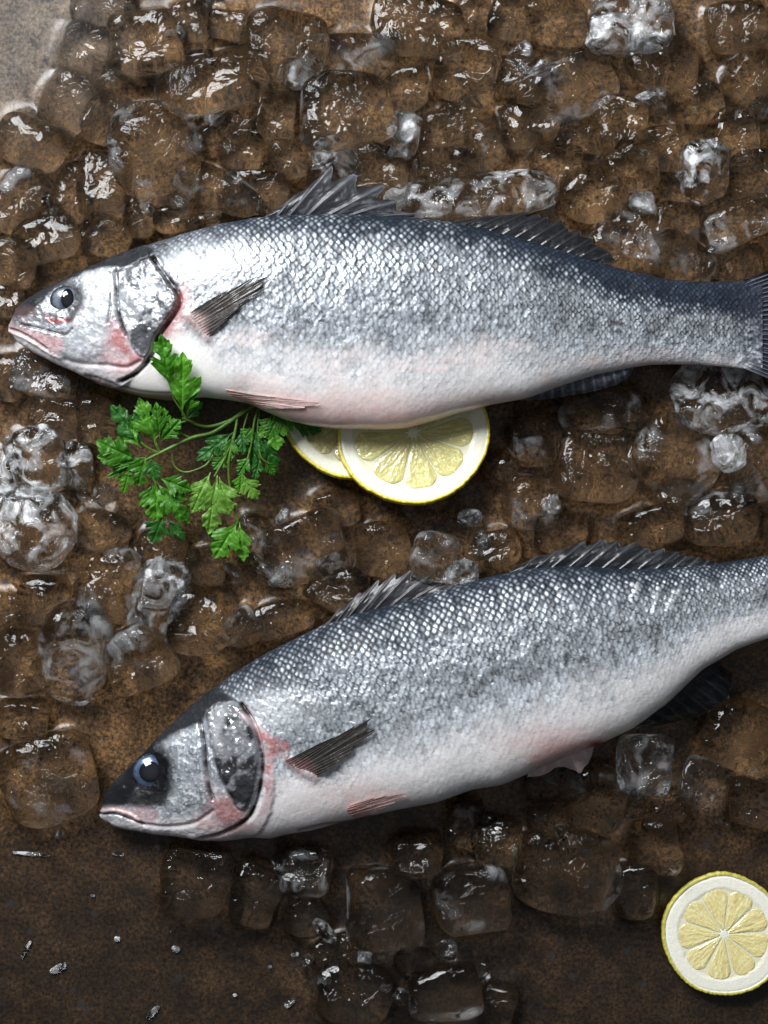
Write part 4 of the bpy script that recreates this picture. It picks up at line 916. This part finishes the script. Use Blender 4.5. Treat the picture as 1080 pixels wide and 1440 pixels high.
ICE = [
 # upper corner beside the bare slab
 (140, 6, 76, 44, 8, 'c', 'ice cube cut by the top edge, first one beside the bare grey slab corner'),
 (116, 62, 60, 64, -25, 'c', 'small dark ice cube next to the bare grey corner, nearest the top edge'),
 (199, 54, 90, 84, 6, 'c', 'broad smooth ice cube ringed by pale water film near the bare grey corner'),
 (265, 27, 44, 58, 0, 'c', 'narrow upright ice cube between the broad ringed cube and the small domed one'),
 (323, 32, 56, 40, 0, 'c', 'small domed ice cube under a pale strip of water at the top'),
 (152, 104, 44, 34, -20, 'c', 'little ice cube wedged beneath the broad ringed cube'),
 (94, 138, 70, 84, -18, 'c', 'egg-shaped ice cube standing at the rim of the bare grey slab corner'),
 (142, 162, 54, 72, -12, 'c', 'dark upright ice cube leaning against the egg-shaped one'),
 (44, 194, 92, 72, -24, 'c', 'lowest ice cube along the rim of the bare grey corner, at the left edge'),
 (24, 274, 62, 92, -36, 'p', 'ice cube at the left edge with a bright streak, above the upper fish snout'),
 (100, 272, 48, 84, -8, 'c', 'tall brown-tinted ice cube second from the left edge, above the upper fish snout'),
 (214, 212, 112, 128, -8, 'p', 'large squarish ice block, white streak down one side, above the upper fish nape'),
 (252, 94, 88, 32, 30, 'c', 'thin slanted ice sliver along the back of the long cube with two white streaks'),
 (302, 112, 150, 78, 30, 'c', 'long slanted ice cube with two broad white streaks of window light'),
 (203, 108, 40, 24, 15, 'c', 'small flat ice piece in a puddle below the broad ringed cube'),
 (318, 184, 78, 44, 20, 'c', 'flat ice cube below the long double-streaked cube'),
 (338, 206, 60, 54, 0, 'c', 'brown glowing ice cube just under the flat one near the long double-streaked cube'),
 (302, 262, 118, 50, -30, 'p', 'frosted-ended ice stick slanting down to the upper fish back'),
 (140, 258, 62, 84, 10, 'c', 'brown ice cube beside the large squarish block, on its outer side'),
 (400, 62, 110, 96, -6, 'c', 'big flat ice cube under the pale water strip, above the cloudy white pebble'),
 (494, 76, 114, 62, -4, 'p', 'wide ice cube with frosted lower rim, above the square block with a white end'),
 (488, 150, 112, 98, 0, 'p', 'square ice block with a white cracked end, above the tall dorsal fin'),
 (418, 104, 42, 36, 10, 'f', 'cloudy white ice pebble wedged between the big flat cubes'),
 (384, 162, 58, 70, -10, 'c', 'dark ice cube beside the square block with a white end'),
 (404, 220, 46, 56, 8, 'c', 'little ice piece with bubble holes, close above the dorsal fin'),
 (355, 268, 84, 58, 8, 'p', 'ice cube with a white streaked face touching the front of the tall dorsal fin'),
 (590, 34, 116, 74, -10, 'c', 'large brown ice cube at the top edge, above the narrow grey cloudy one'),
 (664, 18, 48, 52, 4, 'c', 'small ice cube cut by the top edge with a curved white line'),
 (722, 22, 56, 54, 0, 'c', 'plain ice cube cut by the top edge, next to the dripping white lines'),
 (569, 190, 44, 64, -6, 'f', 'narrow grey cloudy ice cube standing behind the tall dorsal fin'),
 (622, 188, 56, 64, 0, 'c', 'brown ice cube between the grey cloudy one and the white-cored one'),
 (654, 92, 82, 84, 0, 'c', 'dark round ice cube with white beads along its upper rim'),
 (572, 122, 56, 56, 0, 'c', 'small dark ice cube between the wide frost-rimmed cube and the dark round one'),
 (668, 182, 62, 104, 28, 'p', 'slanted ice cube with a white crackled core, above the upper fish back'),
 (630, 236, 80, 52, 6, 'c', 'low dark ice cube in front of the white-cored cube'),
 (470, 224, 60, 52, -10, 'f', 'white crushed ice lump touching the tip of the tall dorsal fin'),
 (532, 244, 74, 76, 0, 'c', 'brown ice cube right behind the spines of the tall dorsal fin'),
 (664, 274, 212, 56, 9, 'f', 'long frosty sheet of ice along the back of the upper fish'),
 (782, 26, 78, 62, 0, 'c', 'ice cube at the top edge with white lines dripping down it'),
 (890, 28, 104, 78, -6, 'f', 'white frosted ice cube cut by the top edge'),
 (934, 84, 98, 76, 6, 'c', 'dark hollow ice cube with a glowing rim, below the white frosted cube'),
 (1038, 34, 78, 62, 12, 'c', 'ice cube in the upper corner away from the bare slab'),
 (800, 120, 134, 78, 16, 'p', 'wide slanted ice cube with white patches, below the cube with dripping lines'),
 (722, 104, 56, 60, -8, 'c', 'ice cube between the dark round one and the wide white-patched one'),
 (745, 172, 72, 54, 18, 'c', 'brown ice cube under the wide white-patched one'),
 (872, 172, 74, 66, 0, 'c', 'rippled ice cube covered with thin white lines below the dark hollow one'),
 (816, 186, 60, 46, -10, 'c', 'ice cube with a small white triangle of light'),
 (940, 204, 86, 60, -8, 'c', 'ice cube with a white clawed streak next to the bright crushed lump'),
 (994, 240, 62, 74, -8, 'f', 'bright white crushed ice lump high above the upper fish tail'),
 (1036, 192, 60, 70, 0, 'c', 'ice cube with a curved white rim beside the bright crushed lump'),
 (984, 142, 70, 56, 12, 'c', 'small ice cube beside the dark hollow one, toward the right edge'),
 (1056, 106, 58, 76, -30, 'c', 'ice cube cut by the right edge with a straight white mark'),
 (892, 336, 92, 84, -22, 'p', 'cloudy grey ice block close behind the second dorsal fin of the upper fish'),
 (962, 368, 88, 64, -14, 'p', 'dark grey ice cube resting against the tail stalk of the upper fish'),
 (1050, 306, 118, 54, 22, 'p', 'clear ice stick with a long white line, above the upper fish tail'),
 (836, 268, 84, 70, 4, 'c', 'speckled ice cube above the second dorsal fin of the upper fish'),
 (905, 286, 34, 32, 0, 'f', 'small white ice crumb above the cloudy grey block'),
 (952, 318, 58, 66, 0, 'c', 'brown ice cube with crinkled white lines beside the clear stick'),
 (1032, 366, 76, 50, -4, 'c', 'low ice cube directly above the upper fish tail'),
 (1062, 244, 56, 64, 0, 'c', 'ice cube cut by the right edge, just above the clear stick'),
 (784, 232, 66, 60, 0, 'c', 'ice cube at the end of the long frosty sheet'),
 (888, 232, 70, 62, 10, 'c', 'ice cube between the speckled one and the white clawed one'),
 (62, 332, 84, 62, 12, 'c', 'ice cube just above the forehead of the upper fish'),
 (18, 366, 56, 66, 0, 'c', 'ice cube at the left edge above the upper fish mouth'),
 (150, 330, 62, 50, -12, 'c', 'ice cube above the upper fish nape'),
 (194, 302, 46, 62, -14, 'p', 'upright ice piece with bright outlines above the upper fish gill cover'),
 (248, 304, 64, 40, 8, 'c', 'flat ice cube lying at the shoulder of the upper fish'),
 (12, 420, 40, 44, 0, 'c', 'small ice cube at the left edge in front of the upper fish snout'),
 # below the head of the upper fish
 (60, 526, 82, 60, -24, 'p', 'round cloudy ice blob under the upper fish jaw'),
 (72, 584, 62, 52, -6, 'c', 'ice cube with a curved highlight below the cloudy blob'),
 (132, 590, 50, 56, 0, 'c', 'ice cube hugging the outer leaves of the parsley'),
 (12, 530, 40, 60, 0, 'c', 'ice cube at the left edge below the upper fish mouth'),
 (50, 648, 74, 92, 8, 'f', 'white cracked ice lump above the biggest white heap at the left edge'),
 (8, 668, 38, 66, 0, 'f', 'white ice piece cut by the left edge beside the cracked lump'),
 (44, 744, 106, 104, 12, 'f', 'biggest white cracked ice block, at the left edge'),
 (104, 656, 46, 62, 12, 'f', 'frosty ice piece left of the lower parsley leaves'),
 (144, 748, 70, 54, -10, 'p', 'frost-rimmed ice cube beside the biggest white block'),
 (152, 822, 86, 102, -8, 'p', 'tall cloudy ice cube between the biggest white block and the upright frosted egg'),
 (228, 776, 66, 62, 0, 'c', 'brown ice cube just under the hanging parsley leaves'),
 (217, 846, 66, 108, -10, 'f', 'upright frosted egg of ice above the lower fish nape'),
 (190, 928, 82, 84, 20, 'p', 'lumpy ice cube below the upright frosted egg, on the open brown slab'),
 (102, 918, 92, 124, -20, 'p', 'large ice block with a bright flat patch, at the left of the lumpy cube'),
 (24, 930, 62, 88, 0, 'c', 'ice cube at the left edge beside the large bright-patched block'),
 (58, 846, 74, 66, 4, 'c', 'dark ice cube under the biggest white block'),
 (10, 862, 40, 54, 0, 'c', 'small ice piece cut by the left edge under the biggest white block'),
 (64, 1096, 126, 112, 26, 'p', 'largest single ice cube with a wide flat highlight, alone at the left edge'),
 (30, 1012, 70, 52, 10, 'c', 'shallow ice cube above the largest single cube at the left edge'),
 (284, 870, 80, 92, 0, 'c', 'dark ice cube beside the upright frosted egg'),
 (338, 882, 56, 48, 18, 'p', 'pointed little ice chunk above the lower fish nape'),
 (282, 800, 52, 52, 0, 'c', 'small ice cube under the parsley, with white spikes'),
 (430, 772, 104, 84, 6, 'p', 'dome of clear ice below the hanging parsley, with a grey rim'),
 (356, 758, 44, 60, -10, 'p', 'grey ice piece tucked under the lowest parsley leaf'),
 (392, 806, 34, 32, 0, 'f', 'white ice crumb in front of the grey-rimmed dome'),
 (540, 772, 66, 66, 0, 'c', 'round ice cube with a curved white arc, below the lemon slices'),
 (476, 826, 76, 62, -12, 'c', 'brown ice cube in front of the lower fish first dorsal fin'),
 (394, 872, 84, 44, 8, 'c', 'flat brown ice cube close to the lower fish first dorsal fin'),
 (660, 770, 44, 52, 0, 'p', 'small ice piece behind the glassy chip'),
 (700, 772, 56, 50, 10, 'c', 'brown ice cube where the lower fish second dorsal fin begins'),
 # between the fish, beyond the lemon
 (846, 574, 100, 66, -8, 'p', 'shadowed ice cube under the anal fin of the upper fish'),
 (840, 656, 110, 92, 4, 'c', 'round domed ice cube with a ringed top, between the two fish'),
 (758, 620, 66, 62, 22, 'p', 'dark glittering ice cube next to the front lemon slice'),
 (952, 642, 128, 96, -28, 'p', 'ice cube with a long white diagonal streak, below the upper fish tail stalk'),
 (1020, 556, 120, 90, 6, 'f', 'cracked icy block under the upper fish tail'),
 (1058, 654, 60, 96, 6, 'p', 'cloudy ice cube cut by the right edge between the two fish'),
 (748, 706, 66, 66, 10, 'p', 'ice cube with a bright leaf-shaped highlight, between the lemon and the lower fish'),
 (1016, 728, 98, 70, 10, 'p', 'wide cloudy ice cube above the tail end of the lower fish'),
 (918, 742, 88, 52, 4, 'c', 'low ice cube arched by a white line, above the lower fish second dorsal fin'),
 (790, 750, 66, 56, -10, 'c', 'brown ice cube touching the lower fish second dorsal fin'),
 (958, 696, 66, 48, -20, 'c', 'dark flat ice cube between the diagonal-streaked one and the wide cloudy one'),
 (612, 700, 50, 40, 0, 'c', 'ice piece in the shadow below the front lemon slice'),
 (470, 716, 60, 48, 10, 'c', 'ice piece in the shadow below the rear lemon slice'),
 (704, 660, 44, 40, 0, 'c', 'small ice piece in the dark beside the front lemon slice'),
 (895, 590, 48, 50, 0, 'c', 'small dark ice cube between the anal fin and the upper fish tail stalk'),
 # below the lower fish
 (786, 1096, 84, 60, -4, 'p', 'clear ice cube under the torn vent flap of the lower fish'),
 (1040, 1034, 90, 94, -20, 'c', 'round ice cube with ribboned highlights under the lower fish anal fin'),
 (838, 1124, 82, 82, 0, 'c', 'round brown ice cube just below the vent of the lower fish'),
 (792, 1226, 134, 114, -4, 'p', 'large clear ice cube with a frosty band, at the lower edge of the ice'),
 (896, 1256, 56, 76, -6, 'c', 'small ice cube between the large frosty-banded one and the lone lemon slice'),
 (922, 1192, 66, 74, 0, 'c', 'dim ice cube above the lone lemon slice'),
 (1058, 1130, 60, 62, 0, 'c', 'dim ice cube near the right edge above the lone lemon slice'),
 (664, 1270, 98, 92, 0, 'p', 'rounded ice cube with a bright square highlight, beside the large frosty-banded one'),
 (700, 1188, 64, 60, 0, 'c', 'brown ice cube close under the lower fish belly'),
 (544, 1284, 94, 104, 8, 'p', 'tall glittering ice cube in the row under the lower fish belly'),
 (498, 1402, 96, 78, -6, 'c', 'big ice cube cut by the bottom edge'),
 (626, 1398, 92, 68, 6, 'c', 'dark ice cube at the bottom edge, beside the big cut one'),
 (700, 1416, 44, 60, 0, 'c', 'small ice cube at the bottom edge farthest from the bare lower corner'),
 (270, 1246, 86, 86, 0, 'c', 'ice cube with a bright upright streak, below the lower fish chin'),
 (358, 1262, 64, 82, -4, 'c', 'ice cube beside the upright-streaked one, below the lower fish throat'),
 (426, 1232, 74, 60, 4, 'p', 'ice cube freckled with white glints, below the lower fish pelvic fin'),
 (430, 1292, 58, 52, 0, 'c', 'small ice cube under the glint-freckled one'),
 (586, 1206, 68, 54, 10, 'c', 'ice cube in the shadow of the lower fish belly'),
 (655, 1164, 44, 58, -12, 'p', 'small glinting ice piece in the shadow of the lower fish belly'),
 (470, 1344, 56, 46, 10, 'c', 'small ice cube above the big one cut by the bottom edge'),
 (584, 1352, 52, 40, -8, 'c', 'thin ice piece between the tall glittering cube and the bottom edge'),
 (770, 1160, 50, 44, 0, 'c', 'little ice cube between the round brown one and the large frosty-banded one'),
 (940, 1136, 48, 44, 0, 'c', 'little dim ice cube beneath the pair of glassy chunks'),
]
for q in ICE: ice(q[0], q[1], q[2] * 1.09, q[3] * 1.09, *q[4:6], q[6], GI)
# pieces lying on top of others
for q in [
 (612, 784, 62, 72, -12, 'p', 'glassy ice chip leaning on the first dorsal fin of the lower fish', .016, .018),
 (650, 806, 42, 36, 10, 'f', 'tiny rounded ice chip beside the glassy one on the lower fish back', .018, .013),
 (1027, 636, 46, 52, 10, 'f', 'small bright ice nugget under the upper fish tail', .014, .014),
 (907, 1076, 76, 84, -6, 'p', 'clear faceted ice chunk below the anal fin of the lower fish', .006, .020),
 (988, 1100, 56, 72, -16, 'p', 'smaller glassy ice chunk with a white core, next to the faceted one', .004, .017),
]: ice(*q[:7], 'ice chips', z=q[7], ht=q[8], name='ice_chip', cat='ice chip')
# shards that fill the gaps
n_ = 0
while n_ < 64:
    x, y = rnd.uniform(0, 1080), rnd.uniform(0, 1440)
    near = sum(1 for q in ICE if math.hypot(q[0] - x, q[1] - y) < 62)
    hit = min(math.hypot((q[0] - x) / q[2], (q[1] - y) / q[3]) for q in ICE)
    pt = (np.array([x]), np.array([y]))
    if near < 2 or hit < .40 or min(sdf(*pt, p_)[0] for p_, c_, g_ in CAPS) < 6 or (x < 170 and y < 190): continue
    ice(x, y, rnd.uniform(18, 46), rnd.uniform(14, 30), rnd.uniform(-70, 70), rnd.choice('cppf'), 'small ice shard filling a gap between larger cubes', 'ice shards in the gaps', z=.001, ht=rnd.uniform(.008, .017), name='ice_shard', cat='ice shard', seed=3000 + n_, ex=2.6)
    n_ += 1
# splinters and beads of ice on the open slab
SPL = [(82, 1362, 28, 12, 30), (215, 1424, 26, 9, 50), (408, 1411, 20, 10, 40), (467, 1352, 34, 6, -55), (415, 1343, 13, 8, 10), (247, 1335, 10, 14, 60), (442, 1321, 12, 8, 0), (165, 1321, 9, 8, 0), (42, 1201, 62, 6, -5), (165, 1201, 20, 6, -5), (84, 1173, 10, 18, -30), (242, 1310, 8, 6, 0), (105, 1306, 7, 6, 0), (156, 1408, 9, 6, 0), (202, 1359, 6, 6, 0), (281, 1371, 6, 5, 0), (36, 1336, 30, 6, 60), (245, 1400, 26, 5, 35), (222, 1190, 9, 12, -20), (305, 1303, 7, 6, 0), (590, 1364, 10, 26, -25), (676, 1405, 8, 34, -20), (1018, 1156, 20, 8, -30), (1052, 1150, 9, 6, 0), (990, 1050, 8, 16, -10), (548, 1238, 5, 22, -5), (722, 1214, 5, 24, -10), (955, 1310 - 140, 9, 7, 0), (440, 1330, 9, 6, 0), (20, 1250, 8, 6, 0), (130, 1260, 7, 5, 0), (180, 1240, 5, 5, 0), (330, 1400, 7, 5, 0), (300, 1340, 6, 5, 0), (380, 1360, 6, 5, 0), (60, 1420, 9, 5, 20), (860, 1400, 6, 5, 0), (800, 1350, 5, 5, 0), (756, 1420, 7, 5, 0), (870, 1330, 5, 5, 0)]
SPL = SPL[:12] + SPL[16:24:2] + SPL[24:36:2]
for i, q in enumerate(SPL):
    ice(q[0], q[1], q[2] * .85, q[3] * .85, q[4], 'f', 'thin white ice splinter lying loose on the open brown slab', 'loose ice splinters', z=0.0, ht=max(.0018, .45 * min(q[2], q[3]) * S), name='ice_splinter', cat='ice splinter', seed=900 + i, ex=2.6)

# ---------------------------------------------------------------- slab with the melt water that climbs round the ice
gx = np.unique(np.r_[np.linspace(-1.6, -.25, 12), np.linspace(-.25, .25, 430), np.linspace(.25, 1.6, 12)])
gy = np.unique(np.r_[np.linspace(-1.6, -.32, 12), np.linspace(-.32, .32, 560), np.linspace(.32, 1.6, 12)])
X, Y = np.meshgrid(gx, gy, indexing='ij')
d = np.full(X.shape, 9.0)
for x, y, a_, b_, an, n in ICE_FOOT:
    R = max(a_, b_) + .02
    i0, i1 = np.searchsorted(gx, [x - R, x + R]); j0, j1 = np.searchsorted(gy, [y - R, y + R])
    if i1 <= i0 or j1 <= j0: continue
    xs, ys = X[i0:i1, j0:j1] - x, Y[i0:i1, j0:j1] - y
    u = xs * math.cos(an) + ys * math.sin(an); v = -xs * math.sin(an) + ys * math.cos(an)
    rho = ((np.abs(u) / a_) ** n + (np.abs(v) / b_) ** n) ** (1 / n)
    dd = (rho - 1) * np.hypot(u, v) / np.maximum(rho, .05)
    d[i0:i1, j0:j1] = np.minimum(d[i0:i1, j0:j1], dd)
Z = .0030 * np.exp(-np.clip(d, 0, 1) / .0032) + .0008 * np.exp(-np.clip(d, 0, 1) / .012)
Z += .0006 * (fbm(X * 30, Y * 30, seed=91) - .5) + .0002 * (fbm(X * 160, Y * 160, seed=92) - .5)
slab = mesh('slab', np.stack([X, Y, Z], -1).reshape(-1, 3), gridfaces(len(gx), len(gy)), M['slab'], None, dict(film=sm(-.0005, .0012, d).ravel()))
tag(slab, 'wet brown stone slab', None, None, 'structure')

# ---------------------------------------------------------------- light: a tall window up and to the left of the fish
def lamp(name, loc, aim, sx, sy, watts, col):
    L = bpy.data.lights.new(name, 'AREA'); L.shape = 'RECTANGLE'; L.size = sx; L.size_y = sy; L.energy = watts; L.color = col
    L.spread = math.radians(80)
    o = bpy.data.objects.new(name, L); C.objects.link(o); o.location = loc
    from mathutils import Vector
    o.rotation_euler = (Vector(aim) - Vector(loc)).to_track_quat('-Z', 'Y').to_euler()
    return o
import mathutils
LP = mathutils.Vector((-.62, 1.08, 1.12))
dirv = (mathutils.Vector((-.06, .22, 0)) - LP).normalized()
side = dirv.cross(mathutils.Vector((0, 0, 1))).normalized()
for q in (-1, 1):
    p = LP + side * (.23 * q)
    lamp('window_pane_light', p, p + dirv, .38, .86, 7.2, (.975, .985, 1.0))
w = bpy.data.worlds.new('World'); sc.world = w; w.use_nodes = True
wn = N(w.node_tree)      # a dim room: dark walls, a paler ceiling
wz = wn('SeparateXYZ', {0: wn('TexCoord').outputs['Generated']}).outputs['Z']
w.node_tree.links.new(wn.ramp(wz, [(0.0, (.02, .02, .021)), (.35, (.026, .027, .029)), (.7, (.085, .09, .098)), (1.0, (.22, .23, .245))]).outputs[0], w.node_tree.nodes['Background'].inputs[0])
w.node_tree.nodes['Background'].inputs[1].default_value = 1.0

cam = bpy.data.cameras.new('camera'); co = bpy.data.objects.new('camera', cam); C.objects.link(co)
co.location = (0, 0, HC); co.rotation_euler = (0, 0, 0)
cam.sensor_fit = 'VERTICAL'; cam.sensor_height = 36; cam.lens = 36 * HC / (1440 * S)
cam.clip_start = .05; cam.clip_end = 50
sc.camera = co
sc.view_settings.view_transform = 'Standard'; sc.view_settings.look = 'None'; sc.view_settings.exposure = 0; sc.view_settings.gamma = 1
sc.view_settings.use_curve_mapping = False
cy = sc.cycles
cy.use_denoising = True; cy.denoiser = 'OPENIMAGEDENOISE'
cy.max_bounces = 14; cy.transmission_bounces = 14; cy.glossy_bounces = 5; cy.diffuse_bounces = 4; cy.transparent_max_bounces = 8
cy.caustics_reflective = True; cy.caustics_refractive = True; cy.blur_glossy = .6
cy.sample_clamp_indirect = 6.0
